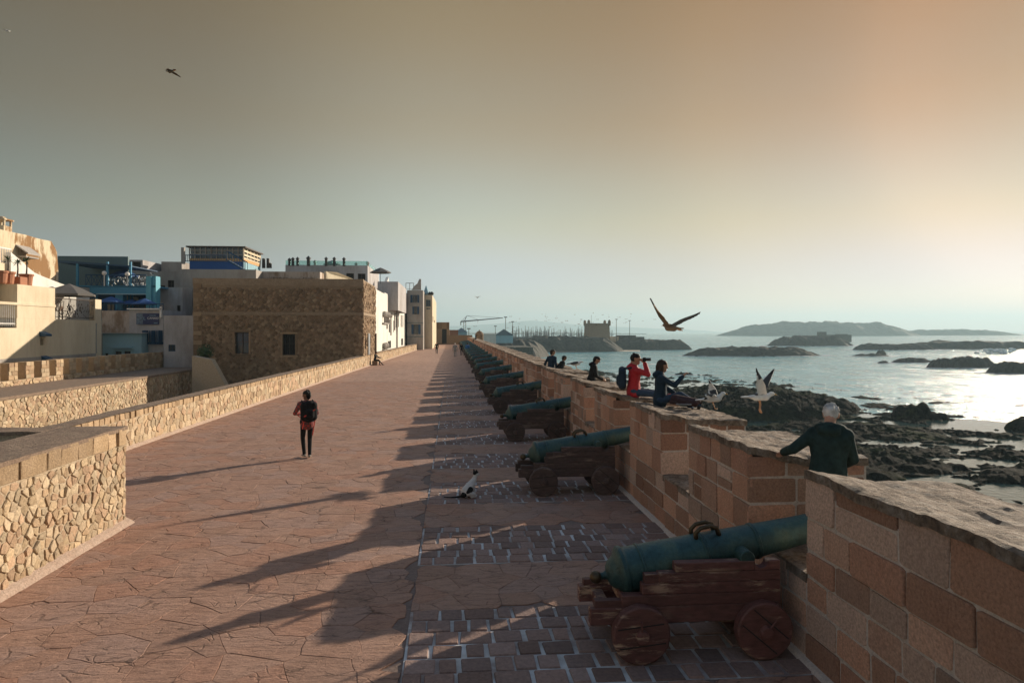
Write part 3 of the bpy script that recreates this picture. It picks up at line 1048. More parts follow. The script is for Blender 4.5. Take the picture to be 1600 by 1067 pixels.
# brick strips in front of each embrasure
def unit_brick(seed):
    r = random.Random(seed)
    mb = MB()
    lay(mb, rect(-.5, .5, -.5, .5, r, .03), O0, XU, YU, ZUP, 0, .022, .05, r, rough=.2, back=-.01)
    return mb
bricks = []
for s in range(6):
    o = unit_brick(s)
    me = bpy.data.meshes.new('strip_brick')
    me.from_pydata(o.v, [], o.f)
    me.materials.append(M['strip_brick'])
    bricks.append(me)
for k in range(-1, 13):
    yc = E0 + EP * k
    if yc + .93 < 5: continue
    r = random.Random(200 + k)
    y0 = max(5.3, yc - .92)
    bed = MB(); bed.box(-.49, WX - .01, y0, yc + .92, -.2, -.006)
    strip = bed.build('brick_strip', M['mortar'], kind='structure')
    rows = 6
    far = MB()
    for j in range(rows):
        ya = yc - .92 + j * 1.84 / rows
        if ya < 5.3: continue
        h = 1.84 / rows
        x = -.48
        while x < WX - .1:
            w = r.uniform(.19, .38)
            if x + w > WX - .2: w = WX - .03 - x
            g = .010 + r.random() * .015
            if k <= 3:
                piece('strip_brick', bricks[r.randrange(6)], strip, (x + w / 2 + r.uniform(-.006, .006), ya + h / 2 + r.uniform(-.008, .008), -.014 + r.uniform(0, .006)), r.uniform(-.035, .035), (w - 2 * g, h - 2 * g, 1))
            else:
                lay(far, rect(x + g, x + w - g, ya + g, ya + h - g), V3(0, 0, -.014), XU, YU, ZUP, 0, .02, .006, r, .2, -.005)
            x += w
    if far.v:
        far.build('small_bricks', M['strip_brick'], strip, kind='stuff')

# ------------------------------------------------------------------ the rampart wall on the sea side
sea_wall = thing('rampart_wall', 'long red sandstone rampart wall with square merlons along the sea side of the terrace', 'wall', (WX + .75, 20, 0))
def top_z(x):
    q = max(0, x - WX)
    return 1.93 - .12 * min(1, q / .6) - .045 * max(0, q - .6)
core = MB()
core.box(WX + .02, WO, -4, YEND, SEA_Z - 1, .80)
core.build('wall_core', M['wall_mortar'], sea_wall)
sills = MB()
rb = random.Random(31)
far_blocks = MB()
nblocks = [0]
NX, PX_ = V3(-1, 0, 0), V3(1, 0, 0)
def block(parent, poly, O, U, V, N, y, small=False):
    near = y < 26 and nblocks[0] < 296
    mb = MB() if near else far_blocks
    lay(mb, poly, O, U, V, N, .0, .012 + rb.uniform(-.004, .014), .006, rb, rough=.25, back=-.02, soft=.05)
    if near:
        nblocks[0] += 1
        mb.build('stone_block', M['block'], parent)
def split_widths(a, b, lo, hi, r):
    out = [a]
    while out[-1] < b - lo * .6:
        w = r.uniform(lo, hi)
        if out[-1] + w > b - lo * .6: break
        out.append(out[-1] + w)
    if len(out) > 1 and b - out[-1] > hi: out.append((out[-1] + b) / 2)
    out.append(b)
    return out
JX = WX + .022
def wall_rows(parent, y0, y1, zs, lo, hi):
    for a, b in zip(zs[:-1], zs[1:]):
        ys = split_widths(y0, y1, lo, hi, rb)
        for p, q in zip(ys[:-1], ys[1:]):
            if q - p < .06: continue
            g = rb.uniform(.011, .018)
            # now and then a block is made of two thin ones
            if b - a > .28 and rb.random() < .12:
                mz = a + (b - a) * rb.uniform(.4, .6)
                block(parent, rect(p + g, q - g, a + g, mz - g * .7, rb, .011), V3(JX, 0, 0), YU, ZUP, NX, p)
                block(parent, rect(p + g, q - g, mz + g * .7, b - g, rb, .011), V3(JX, 0, 0), YU, ZUP, NX, p)
            else:
                block(parent, rect(p + g, q - g, a + g, b - g, rb, .011), V3(JX, 0, 0), YU, ZUP, NX, p)

def merlon_top(parent, y0, y1, near, seed):
    nu, nv = (30, 44) if near else (5, 6)
    if y1 - y0 > 3 and near: nv = 100
    x0, x1 = WX - .008, WO + .01
    def h(i, j):
        x = x0 + (x1 - x0) * i / nu
        y = y0 + (y1 - y0) * j / nv
        e = min(i / nu * (x1 - x0), j / nv * (y1 - y0), (nv - j) / nv * (y1 - y0))
        n = float(fbm(x * 2.2 + seed, y * 2.2, 4, 5)) - .5
        n2 = float(fbm(x * 7, y * 7 + seed, 3, 8)) - .5
        n3 = float(fbm(x * 4 + 9, y * 1.6 + seed, 4, 15)); n3 = 1 - abs(2 * n3 - 1)
        z = top_z(x) + .045 * n + .035 * n2 + .05 * (n3 - .75) - .015 * max(0, 1 - e / .08)
        jx = .02 * (float(vnoise(y * 5, seed + 1, 2)) - .5) if i in (0, nu) else 0
        jy = .02 * (float(vnoise(x * 5, seed + 2, 2)) - .5) if j in (0, nv) else 0
        return (x + jx, y + jy, z)
    mb = MB()
    mb.grid(h, nu, nv)
    # skirt
    b = [h(i, 0) for i in range(nu + 1)] + [h(nu, j) for j in range(1, nv + 1)] + [h(i, nv) for i in range(nu - 1, -1, -1)] + [h(0, j) for j in range(nv - 1, 0, -1)]
    n = len(b)
    mb.add(b + [(x, y, z - .09) for x, y, z in b], [(i, i + n, (i + 1) % n + n, (i + 1) % n) for i in range(n)])
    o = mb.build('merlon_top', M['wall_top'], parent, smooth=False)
    return o

K = int((YEND - E0) / EP)
for k in range(-1, K + 1):
    ec = E0 + EP * k
    y0 = ec + GAP                     # merlon beyond this embrasure
    y1 = ec + EP - GAP
    if k == -1:
        y0 = 2.2
        # the merlon nearest the camera runs on out of the picture
    near = y0 < 26
    mname = thing('merlon', None, None, ((WX + WO) / 2, (y0 + y1) / 2, .8)) if near else None
    if near:
        mname.location = np.array(mname.location) - origin_of(sea_wall)
        mname.parent = sea_wall
    par = mname or sea_wall
    mc = MB()
    mc.box(WX + .022, WO - .01, y0 + .022, y1 - .012, .79, 1.72)
    if near:
        mc.build('merlon_core', M['wall_mortar'], par)
        merlon_top(par, y0, y1, True, k * 3.1)
    else:
        mc.build('merlon', M['wall_mortar'], sea_wall)
        merlon_top(sea_wall, y0, y1, False, k * 3.1)
    r = rb
    z1, z2 = 1.22 + r.uniform(-.05, .05), 1.55 + r.uniform(-.05, .05)
    if k == -1: z1, z2 = 1.12, 1.44
    zs = [.86, z1, z2, 1.87]
    big = k == -1
    wall_rows(par, max(y0, 3.2), y1, zs, .3 if not big else .42, .62 if not big else .95)
    # cheek that faces the camera
    for a, b in zip(zs[:-1], zs[1:]):
        xs = split_widths(WX, WO - .02, .38, .62, r)
        for p, q in zip(xs[:-1], xs[1:]):
            g = r.uniform(.011, .018)
            top = min(b, top_z((p + q) / 2) - .07)
            if top - a < .1 or k == -1: continue
            if p == WX: p = WX - .012 - g
            block(par, rect(p + g, q - g, a + g, top - g, r, .005), V3(0, y0 + .024, 0), XU, ZUP, V3(0, -1, 0), y0)
    # base courses
    ya, yb = (y0 if k == -1 else ec - GAP), y1
    if yb > 3.2:
        wall_rows(sea_wall, max(3.2, ya), yb, [0.02, .30, .58, .86], .32, .7)
    # sloping sill
    sx0 = WX + .01
    sills.extrude([(sx0, ec - GAP, .78), (sx0, ec - GAP, .875), (sx0 + .12, ec - GAP, .89), (WO, ec - GAP, .80), (WO, ec - GAP, .74)], (0, 2 * GAP, 0))
sills.build('embrasure_sills', M['wall_top'], sea_wall, kind='stuff')
far_blocks.build('distant_stone_blocks', M['block'], sea_wall, kind='stuff')
fl = MB()
fl.extrude([(WX + .05, 3, 0), (WX - .07, 3, 0), (WX - .035, 3, .035), (WX + .05, 3, .07)], (0, YEND - 3, 0))
fl.build('base_fillet', M['wall_mortar'], sea_wall)

# ------------------------------------------------------------------ walls on the town side
def rubble_face(parent, A, B, z0, z1, du, dv, seed, limit, cond, matname='rubble', proud=.016, near_name='rubble_stone', gap=.012):
    """lay stones on the face from A to B (xy), looking to the right of A->B"""
    A, B = np.array([*A, 0.0]), np.array([*B, 0.0])
    L = np.linalg.norm(B - A)
    U = (B - A) / L
    N = V3(U[1], -U[0], 0)
    r = random.Random(seed)
    out = MB()
    n = 0
    for p, a in cells(0, L, z0, z1, du, dv, .42, seed):
        cu = sum(q[0] for q in p) / len(p)
        near = n < limit and cond(A[1] + U[1] * cu)
        mb = MB() if near else out
        lay(mb, p, A, U, ZUP, N, gap * r.uniform(.3, 1.6), proud * r.uniform(.5, 1.4), min(.02, proud * .5), r, rough=.6, back=-.02, soft=.13)
        if near:
            n += 1
            mb.build(near_name, M[matname], parent)
    if out.v:
        out.build('small_stones', M[matname], parent, kind='stuff')
    return n

def cope_face(parent, A, B, z0, z1, lo, hi, seed, cond, proud=.03):
    A, B = np.array([*A, 0.0]), np.array([*B, 0.0])
    L = np.linalg.norm(B - A)
    U = (B - A) / L
    N = V3(U[1], -U[0], 0)
    r = random.Random(seed)
    out = MB()
    us = split_widths(0, L, lo, hi, r)
    for p, q in zip(us[:-1], us[1:]):
        near = cond(A[1] + U[1] * p)
        mb = MB() if near else out
        lay(mb, rect(p + .014, q - .014, z0 + .01, z1 - .006, r, .012), A, U, ZUP, N, 0, proud * r.uniform(.7, 1.3), .012, r, rough=.5)
        if near: mb.build('coping_block', M['coping'], parent)
    if out.v: out.build('small_coping_blocks', M['coping'], parent, kind='stuff')

NLX = -5.6
nw = thing('stair_wall', 'tall sunlit rubble wall with thick stone coping at the near left of the terrace', 'wall', (NLX - .5, 8.5, 0))
mb = MB()
mb.box(NLX - 1.02, NLX, 3.5, 12.4, -1, 1.63)
mb.box(-9.6, NLX - 1.02, 11.85, 12.4, -3, 1.63)
mb.build('wall_core', M['rubble_mortar'], nw)
mb = MB(); rt = random.Random(2)
def lid(mb, x0, x1, y0, y1, z, nu, nv, seed):
    def h(i, j):
        x, y = x0 + (x1 - x0) * i / nu, y0 + (y1 - y0) * j / nv
        return (x, y, z + .03 * (float(fbm(x * 3, y * 3, 4, seed)) - .5))
    mb.grid(h, nu, nv)
    b = [h(i, 0) for i in range(nu + 1)] + [h(nu, j) for j in range(1, nv + 1)] + [h(i, nv) for i in range(nu - 1, -1, -1)] + [h(0, j) for j in range(nv - 1, 0, -1)]
    n = len(b)
    mb.add(b + [(x, y, z - .06) for x, y, z in b], [(i, i + n, (i + 1) % n + n, (i + 1) % n) for i in range(n)])
lid(mb, NLX - 1.04, NLX + .035, 3.5, 12.42, 1.665, 14, 80, 4)
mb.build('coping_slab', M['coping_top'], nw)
mb = MB()
lid(mb, -9.62, NLX - 1.045, 11.83, 12.42, 1.665, 30, 8, 6)
mb.build('return_coping_slab', M['coping_top'], nw)
rubble_face(nw, (NLX, 4.2), (NLX, 12.4), .06, 1.36, .165, .12, 17, 298, lambda y: y > 7.4)
cope_face(nw, (NLX, 4.2), (NLX, 12.4), 1.36, 1.645, .32, .62, 5, lambda y: y > 7)
mb = MB()
mb.extrude([(NLX - .02, 4, 0), (NLX + .14, 4, 0), (NLX + .075, 4, .05), (NLX - .02, 4, .10)], (0, 8.45, 0))
mb.build('base_fillet', M['fillet'], nw)
# stairwell behind it
mb = MB()
mb.box(-14, NLX - 1.02, 3, 11.85, -3, -1.6)
mb.build('stairwell_floor', M['joint'], kind='structure')

lw = thing('terrace_wall', 'long low sunlit rubble wall with a brick coping along the town side of the terrace', 'wall', (-9.3, 30, 0))
pts = [(-9.06, 12.42), (-9.06, 20), (-8.85, 30), (-7.8, 70), (-4.7, YEND)]
coreL = MB(); topL = MB(); filL = MB()
for (xa, ya), (xb, yb) in zip(pts[:-1], pts[1:]):
    coreL.add([(xa, ya, -4), (xb, yb, -4), (xb - .62, yb, -4), (xa - .62, ya, -4), (xa, ya, 1.0), (xb, yb, 1.0), (xb - .62, yb, 1.0), (xa - .62, ya, 1.0)],
              [(0, 1, 5, 4), (2, 3, 7, 6), (4, 5, 6, 7), (3, 0, 4, 7), (1, 2, 6, 5)])
    n = max(2, int((yb - ya) * (3 if ya < 30 else .5)))
    def h(i, j):
        t = j / n
        x, y = xa + (xb - xa) * t, ya + (yb - ya) * t
        s = i / 4
        return (x + .04 - .70 * s, y, 1.045 + .03 * (float(fbm(y * 3, s * 3, 3, 9)) - .5) - .03 * (i == 4))
    topL.grid(h, 4, n)
    filL.extrude([(xa - .02, ya, 0), (xa + .12, ya, 0), (xa + .05, ya, .05), (xa - .02, ya, .09)], (xb - xa, yb - ya, 0))
coreL.build('wall_core', M['rubble_mortar'], lw)
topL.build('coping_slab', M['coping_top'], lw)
filL.build('base_fillet', M['fillet'], lw)
left = 295
for i, ((xa, ya), (xb, yb)) in enumerate(zip(pts[:-2], pts[1:-1])):
    left -= rubble_face(lw, (xa, ya), (xb, yb), .06, .84, .27 if ya < 30 else .34, .19 if ya < 30 else .24, 40 + i, max(0, left), lambda y: y > 19.2)
for i, ((xa, ya), (xb, yb)) in enumerate(zip(pts[:-1], pts[1:])):
    cope_face(lw, (xa, ya), (xb, yb), .84, 1.03, .24, .32, 60 + i, lambda y: 19.2 < y < 34)
rubble_face(lw, pts[3], pts[4], .06, .84, .6, .3, 47, 0, lambda y: False)
# ------------------------------------------------------------------ the town
def facade(mb, O, U, V, N, w, h, holes, depth=.18):
    """flat wall with real openings: holes = (u0,u1,v0,v1)"""
    us = sorted({0, w, *[q for a in holes for q in a[:2]]})
    vs = sorted({0, h, *[q for a in holes for q in a[2:4]]})
    us = [u for u in us if 0 <= u <= w]; vs = [v for v in vs if 0 <= v <= h]
    for a, b in zip(us[:-1], us[1:]):
        for c, d in zip(vs[:-1], vs[1:]):
            mu, mv = (a + b) / 2, (c + d) / 2
            if any(x[0] < mu < x[1] and x[2] < mv < x[3] for x in holes): continue
            mb.quad(O + U * a + V * c, O + U * b + V * c, O + U * b + V * d, O + U * a + V * d)
    for (a, b, c, d) in holes:
        D = -N * depth
        p = [O + U * a + V * c, O + U * b + V * c, O + U * b + V * d, O + U * a + V * d]
        for i in range(4):
            q, s = p[i], p[(i + 1) % 4]
            mb.quad(q, s, s + D, q + D)

def window(root, O, U, N, a, b, c, d, style, depth, fm=None):
    """frame with bars, pane behind; shutters if asked"""
    mb = MB()
    D = -N * (depth - .05)
    w, h = b - a, d - c
    t = min(.09, w * .12)
    Z = ZUP
    def bar(u0, u1, v0, v1, dd=0.0):
        c0 = O + U * ((u0 + u1) / 2) + Z * ((v0 + v1) / 2) + D + N * dd
        mb.obox(c0, U * (u1 - u0) / 2, Z * (v1 - v0) / 2, N * .03)
    bar(a, a + t, c, d); bar(b - t, b, c, d); bar(a + t, b - t, c, c + t); bar(a + t, b - t, d - t, d)
    if style != 'open':
        bar((a + b) / 2 - t * .35, (a + b) / 2 + t * .35, c + t, d - t, .004)
        if h > w * 1.1: bar(a + t, b - t, c + h * .55 - t * .3, c + h * .55 + t * .3, .008)
    f = mb.build('window', fm or M['wood_dark'], root)
    g = MB()
    g.obox(O + U * ((a + b) / 2) + Z * ((c + d) / 2) + D - N * .045, U * w / 2, Z * h / 2, N * .012)
    g.build('pane', M['shade'] if style in ('dark', 'open') else M['glass'], f)
    if style == 'shutter':
        for s in (-1, 1):
            q = MB()
            u = a - w * .27 if s < 0 else b + w * .27
            q.obox(O + U * u + Z * ((c + d) / 2) + N * .04, U * w * .25, Z * h / 2, N * .025)
            q.build('shutter', M['dblue'], f)
    return f

def house(name, label, cat, X0, X1, Y0, Y1, z0, z1, mat, s=(), e=(), group=None, parapet=.0, fm=None, roofm=None):
    """box house; s: openings of the face towards the camera (-Y), e: of the face towards the sea (+X); both in photo pixels on that face"""
    root = thing(name, label, cat, ((X0 + X1) / 2, Y0, z0), group)
    sh, eh = [], []
    for w in s:
        sh.append((SX(w[0], Y0) - X0, SX(w[2], Y0) - X0, SZ(w[0], w[3], Y0) - z0, SZ(w[0], w[1], Y0) - z0))
    for w in e:
        a, b = sorted((EY(w[0], X1), EY(w[2], X1)))
        eh.append((a - Y0, b - Y0, EZ(w[0], w[3], X1) - z0, EZ(w[0], w[1], X1) - z0))
    mb = MB()
    S0, E0_ = V3(X0, Y0, z0), V3(X1, Y0, z0)
    NS, NE = V3(0, -1, 0), V3(1, 0, 0)
    facade(mb, S0, XU, ZUP, NS, X1 - X0, z1 - z0, sh)
    facade(mb, E0_, YU, ZUP, NE, Y1 - Y0, z1 - z0, eh)
    mb.quad((X0, Y1, z0), (X0, Y0, z0), (X0, Y0, z1), (X0, Y1, z1))
    mb.quad((X1, Y1, z0), (X0, Y1, z0), (X0, Y1, z1), (X1, Y1, z1))
    mb.build('wall', mat, root)
    rb_ = MB()
    rb_.quad((X0, Y0, z1 - parapet), (X1, Y0, z1 - parapet), (X1, Y1, z1 - parapet), (X0, Y1, z1 - parapet))
    if parapet:
        t = .25
        rb_.box(X0 + .002, X1 - .002, Y0 + .01, Y0 + t, z1 - parapet, z1 + .02); rb_.box(X1 - t, X1 - .01, Y0 + t, Y1 - .01, z1 - parapet, z1 + .02); rb_.box(X0 + .01, X0 + t, Y0 + t, Y1 - .01, z1 - parapet, z1 + .02)
    rb_.build('roof', roofm or mat, root)
    for w, hh in zip(s, sh):
        window(root, S0, XU, NS, *hh, (w[4] if len(w) > 4 else 'glass'), .18, fm)
    for w, hh in zip(e, eh):
        window(root, E0_, YU, NE, *hh, (w[4] if len(w) > 4 else 'glass'), .18, fm)
    return root

def pillar(mb, x, y, z0, z1, r):
    mb.lathe([(0, r), (z1 - z0 - r * 2, r), (z1 - z0 - r * 1.9, r * 1.3), (z1 - z0 - r, r * 1.3), (z1 - z0 - r * .8, r * .9), (z1 - z0, r * .2)], (x, y, z0), (0, 0, 1), 10)

def railing(mb, p0, p1, h, step=.14, r=.018, top=.03):
    p0, p1 = np.asarray(p0, float), np.asarray(p1, float)
    L = np.linalg.norm(p1 - p0)
    n = max(2, int(L / step))
    up = V3(0, 0, h)
    mb.tube(p0 + up, p1 + up, top, top, 5)
    mb.tube(p0 + up * .12, p1 + up * .12, top * .7, top * .7, 5)
    for i in range(n + 1):
        q = p0 + (p1 - p0) * i / n
        mb.tube(q, q + up, r, r, 4, False)

def parasol(label, loc, h, rad, canopy, group=None, ribs=8):
    root = thing('parasol', label, 'parasol', loc, group)
    m = MB(); m.tube((loc[0], loc[1], loc[2]), (loc[0], loc[1], loc[2] + h), .035, .03, 6); m.build('pole', M['dkmetal'], root)
    m = MB(); P = []
    for q, z in ((0, h), (.5, h - rad * .2), (1, h - rad * .45), (1, h - rad * .53)):
        for i in range(ribs):
            t = 2 * math.pi * i / ribs
            P.append((loc[0] + rad * q * math.cos(t), loc[1] + rad * q * math.sin(t), loc[2] + z))
    F = [(k * ribs + i, k * ribs + (i + 1) % ribs, (k + 1) * ribs + (i + 1) % ribs, (k + 1) * ribs + i) for k in range(3) for i in range(ribs)]
    m.add(P, F); m.build('canopy', canopy, root)
    return root

# lower town ground between the terrace and the houses, and the street behind
m = MB()
m.prism([(-120, -10), (-9.4, -10), (-9.4, 30), (-8.2, 70), (-5.2, YEND + 20), (-2, 640), (-160, 640)], -5, -3.6)
m.build('lower_street', M['joint'], kind='structure')

# crenellated wall with a walkway, 17 m below to the left
cw = thing('crenellated_wall', 'old crenellated rubble wall running below the white houses at the left', 'wall', (-26, 57, -3.6))
m = MB()
m.box(-27, -26.03, 24, 76, -3.6, .36)
m.box(-26.05, -22.03, 24, 76, -3.6, -.1)
m.build('wall_core', M['rubble_mortar'], cw)
m = MB(); m.box(-26.03, -21.95, 24, 74, -.1, .04); m.build('walkway', M['coping_top'], cw)
y = 38.1; i = 0
while y < 74:
    m = MB(); r = random.Random(300 + i)
    m.bbox(-26.6, -25.99, y, y + .92, .36, 1.42 + r.uniform(-.03, .03), .03)
    mo = m.build('crenel_block', M['coping'], cw)
    for z in (.38, .72, 1.06):
        pass
    y += 1.62; i += 1
m = MB(); r = random.Random(9)
for (A, B, za, zb, du, dv, sd) in (((-22.03, 28), (-22.03, 74), -3.4, -.12, .40, .17, 3), ((-26.03, 37), (-26.03, 74), .02, .35, .5, .2, 6)):
    A_ = np.array([*A, 0.0]); B_ = np.array([*B, 0.0]); L = np.linalg.norm(B_ - A_); U = (B_ - A_) / L; N = V3(U[1], -U[0], 0)
    for p, a in cells(0, L, za, zb, du, dv, .36, sd):
        lay(m, p, A_, U, ZUP, N, .008, .035, .012, r, .7, -.02, .2)
y = 38.1
while y < 74:
    for z in (.40, .66, .92, 1.17):
        a = y + .03
        for w in ((.28, .55) if int(z * 50) % 2 else (.5, .34)):
            lay(m, rect(a, a + w - .02, z, z + .235, r, .015), V3(-25.985, 0, 0), YU, ZUP, V3(1, 0, 0), 0, .035, .012, r, .5, -.01); a += w
    y += 1.62
m.build('small_stones', M['rubble'], cw, kind='stuff')

# the big brown stone building beside the terrace
BY = 63.3
bx0, bx1 = SX(302, BY), -8.05
by1 = 73.4
zt = SZ(568, 437, BY)
bb = thing('stone_guardhouse', 'big flat roofed brown rubble building beside the terrace wall with two barred windows', 'building', ((bx0 + bx1) / 2, BY, -3.6))
def build_brown():
    s = [(367, 519, 389, 553), (441.5, 522, 461.5, 555)]
    S0, E0_ = V3(bx0, BY, -3.6), V3(bx1, BY, -3.6)
    H = zt + 3.6
    hs = [(SX(a, BY) - bx0, SX(c, BY) - bx0, SZ(a, d, BY) + 3.6, SZ(a, b, BY) + 3.6) for a, b, c, d in s]
    he = []
    for a, b, c, d in ((570, 521, 571.6, 545), (576.5, 522, 578.5, 543), (584.5, 521, 588.5, 566)):
        ya, yb = EY(a, bx1), EY(c, bx1)
        he.append((ya - BY, yb - BY, EZ(a, d, bx1) + 3.6, EZ(a, b, bx1) + 3.6))
    mb = MB()
    facade(mb, S0, XU, ZUP, V3(0, -1, 0), bx1 - bx0, H, hs, .35)
    facade(mb, E0_, YU, ZUP, V3(1, 0, 0), by1 - BY, H, he, .35)
    mb.quad((bx0, by1, -3.6), (bx0, BY, -3.6), (bx0, BY, zt), (bx0, by1, zt))
    mb.quad((bx1, by1, -3.6), (bx0, by1, -3.6), (bx0, by1, zt), (bx1, by1, zt))
    mb.quad((bx0, BY, zt - .02), (bx1, BY, zt - .02), (bx1, by1, zt - .02), (bx0, by1, zt - .02))
    mb.build('wall', M['brown_mortar'], bb)
    # coursed rubble laid on both faces
    st = MB(); r = random.Random(77)
    zs_str = SZ(400, 490, BY)
    def lay_face(O, U, N, L, holes, du, dv, za, zb, sd, proud):
        for p, a in cells(0, L, za, zb, du, dv, .24, sd):
            cx = sum(q[0] for q in p) / len(p); cy = sum(q[1] for q in p) / len(p)
            if any(h[0] - .1 < cx < h[1] + .1 and h[2] - 3.6 - .06 < cy < h[3] - 3.6 + .1 for h in holes): continue
            lay(st, p, O, U, ZUP, N, .014, proud * .7, .015, r, .6, -.01, .18)
    OS, OE = V3(bx0, BY, 0), V3(bx1, BY, 0)
    NS, NE = V3(0, -1, 0), V3(1, 0, 0)
    LS, LE = bx1 - bx0, by1 - BY
    lay_face(OS, XU, NS, LS, hs, .46, .17, -3.5, zs_str - .15, 1, .055)
    lay_face(OS, XU, NS, LS, hs, .42, .20, zs_str + .15, zt - .75, 2, .075)
    lay_face(OE, YU, NE, LE, he, .40, .22, -1, zs_str - .15, 3, .07)
    lay_face(OE, YU, NE, LE, he, .45, .25, zs_str + .15, zt - .1, 4, .075)
    st.build('small_stones', M['brown_wall'], bb, kind='stuff')
    # quoins at the left corner
    q = MB(); z = -3.4; i = 0
    while z < zt - .8:
        w = .75 if i % 2 else .5
        lay(q, rect(.02, w, z + .02, z + .40), OS, XU, ZUP, NS, 0, .085, .02, r, .2); z += .42; i += 1
    q.build('corner_stones', M['brown_wall'], bb, kind='stuff')
    b = MB()
    b.box(bx0 - .04, bx1 + .07, BY - .07, BY + .2, zs_str - .13, zs_str + .13); b.box(bx1 - .2, bx1 + .07, BY + .2, by1, zs_str - .13, zs_str + .13)
    b.build('string_course', M['brown_mortar'], bb)
    b = MB()
    b.box(bx0 - .03, bx1 + .05, BY - .06, BY + .35, zt - .62, zt + .04)
    b.build('parapet_band', M['brown_mortar'], bb)
    for k, h in enumerate(hs):
        w = window(bb, S0, XU, NS, *h, 'glass' if k == 0 else 'dark', .35)
        f = MB()
        a, b_, c, d = h
        for (u0, u1, v0, v1) in ((a - .16, a, c - .02, d + .02), (b_, b_ + .16, c - .02, d + .02), (a - .2, b_ + .2, d + .02, d + .16), (a - .22, b_ + .22, c - .16, c - .02)):
            f.obox(S0 + XU * (u0 + u1) / 2 + ZUP * (v0 + v1) / 2 + NS * .05, XU * (u1 - u0) / 2, ZUP * (v1 - v0) / 2, NS * .045)
        f.build('surround', M['brown_wall'], w)
        if k == 1:
            g = MB()
            for i in range(7):
                u = a + (b_ - a) * (i + .5) / 7
                g.tube(S0 + XU * u + ZUP * c - NS * .1, S0 + XU * u + ZUP * d - NS * .1, .018, .018, 5)
            g.build('bars', M['dkmetal'], w)
        # relieving arch of long stones
    ar = MB()
    a, b_, c, d = hs[1]
    for i in range(11):
        t = math.pi * (.12 + .76 * i / 10)
        cc = S0 + XU * ((a + b_) / 2 + 1.0 * math.cos(t)) + ZUP * (d + .05 + .62 * math.sin(t)) + NS * .085
        ax = XU * math.cos(t) + ZUP * math.sin(t); ay = -XU * math.sin(t) + ZUP * math.cos(t)
        ar.obox(cc, ax * .24, ay * .1, NS * .05)
    ar.build('relieving_arch', M['brown_wall'], bb, kind='stuff')
    for h in he:
        window(bb, E0_, YU, NE, *h, 'open', .35)
    p = MB()
    ya, yb = EY(573.5, bx1), EY(576, bx1)
    p.box(bx1 + .08, bx1 + .14, ya, yb, EZ(574, 564, bx1), EZ(574, 521, bx1))
    p.build('notice_board', M['steel'], bb)
build_brown()
# stair ramp in front of it, in shade, and small buttress at its foot
m = MB()
X_ = SX(318, 60); 
m.extrude([(SX(300, 58), 58, -3.6), (SX(378, 58), 58, -3.6), (SX(330, 58), 58, SZ(330, 562, 58)), (SX(300, 58), 58, SZ(300, 556, 58))], (0, .9, 0))
single(m.build('stair_ramp', M['rubble_mortar']), 'sloping stone ramp wall in shade at the foot of the brown building', 'ramp')
def bush(name, label, c, r, n, sd, cat='shrub'):
    root = thing(name, label, cat, (c[0], c[1], c[2] - r))
    rr_ = random.Random(sd); m = MB()
    for i in range(n):
        d = nrm([rr_.gauss(0, 1), rr_.gauss(0, 1), rr_.gauss(0, 1)]); q = np.array(c) + d * r * rr_.random() ** .4
        a = nrm([rr_.gauss(0, 1), rr_.gauss(0, 1), rr_.gauss(0, 1)]); b = np.cross(a, d); s = r * .18
        m.add([q - a * s, q + b * s * .5, q + a * s, q - b * s * .5], [(0, 1, 2, 3)])
    m.build('foliage', M['leaf'], root, kind='stuff')
    m = MB(); m.tube((c[0], c[1], c[2] - r), c, .05, .03, 5); m.build('stem', M['wood_dark'], root)
bush('dark_shrub', 'dark round shrub in the shade at the left foot of the brown building', (SX(321, 60), 60, SZ(321, 550, 60)), .7, 420, 3)

# white houses with lit sides beyond the brown building
WXF = -8.4
ya, yb, yc = 74.0, EY(597, -8.4), EY(618, -8.4)
h1 = house('white_house', 'bright white sea facing house with stepped parapet beyond the brown building', 'house', -18, WXF, 74.5, EY(619, WXF), -3.6, EZ(606, 462, WXF), M['white'],
           s=(), e=[(607.5, 499, 609.5, 519.5, 'dark'), (610.5, 501, 611.5, 519, 'dark'), (614.5, 501, 615.6, 519, 'dark'), (606, 533, 611, 545, 'dark')])
# stepped wall pieces on top
m = MB(); x1 = WXF
ys = [EY(p, x1) for p in (592, 597, 601, 606, 608, 616, 619)]
tops = [EZ(592, 459, x1), EZ(597, 466, x1), EZ(601, 457, x1), EZ(606, 463, x1), EZ(608, 462, x1), EZ(616, 450, x1)]
base = EZ(606, 462, WXF)
for a, b, t in zip(ys[:-1], ys[1:], tops):
    if t > base + .05: m.box(x1 - .3, x1 - .003, a, b - .002, base + .021, t)
m.extrude([(x1 - 1.2, ys[4], base + .02), (x1 - 1.2, ys[5], base + .02), (x1 - 1.2, ys[5], base + 3.2)], (.4, 0, 0))
m.build('stepped_parapet', M['white'], h1)
def grille(root, x, pa, pb, pt, pb2, bands=4):
    g = MB(); a, b = EY(pa, x), EY(pb, x); z0, z1 = EZ(pa, pb2, x), EZ(pa, pt, x)
    for i in range(bands):
        y = a + (b - a) * (i + .5) / bands
        g.tube((x + .25, y, z0), (x + .25, y, z1 - .5), .12, .12, 6); g.ball((x + .2, y, z1 - .3), .4, 6)
    g.box(x, x + .3, a, b, z0 - .15, z0)
    g.build('window_grille', M['greyw'], root)
grille(h1, WXF, 597, 605, 487, 504); grille(h1, WXF, 597, 602, 537, 546, 3)
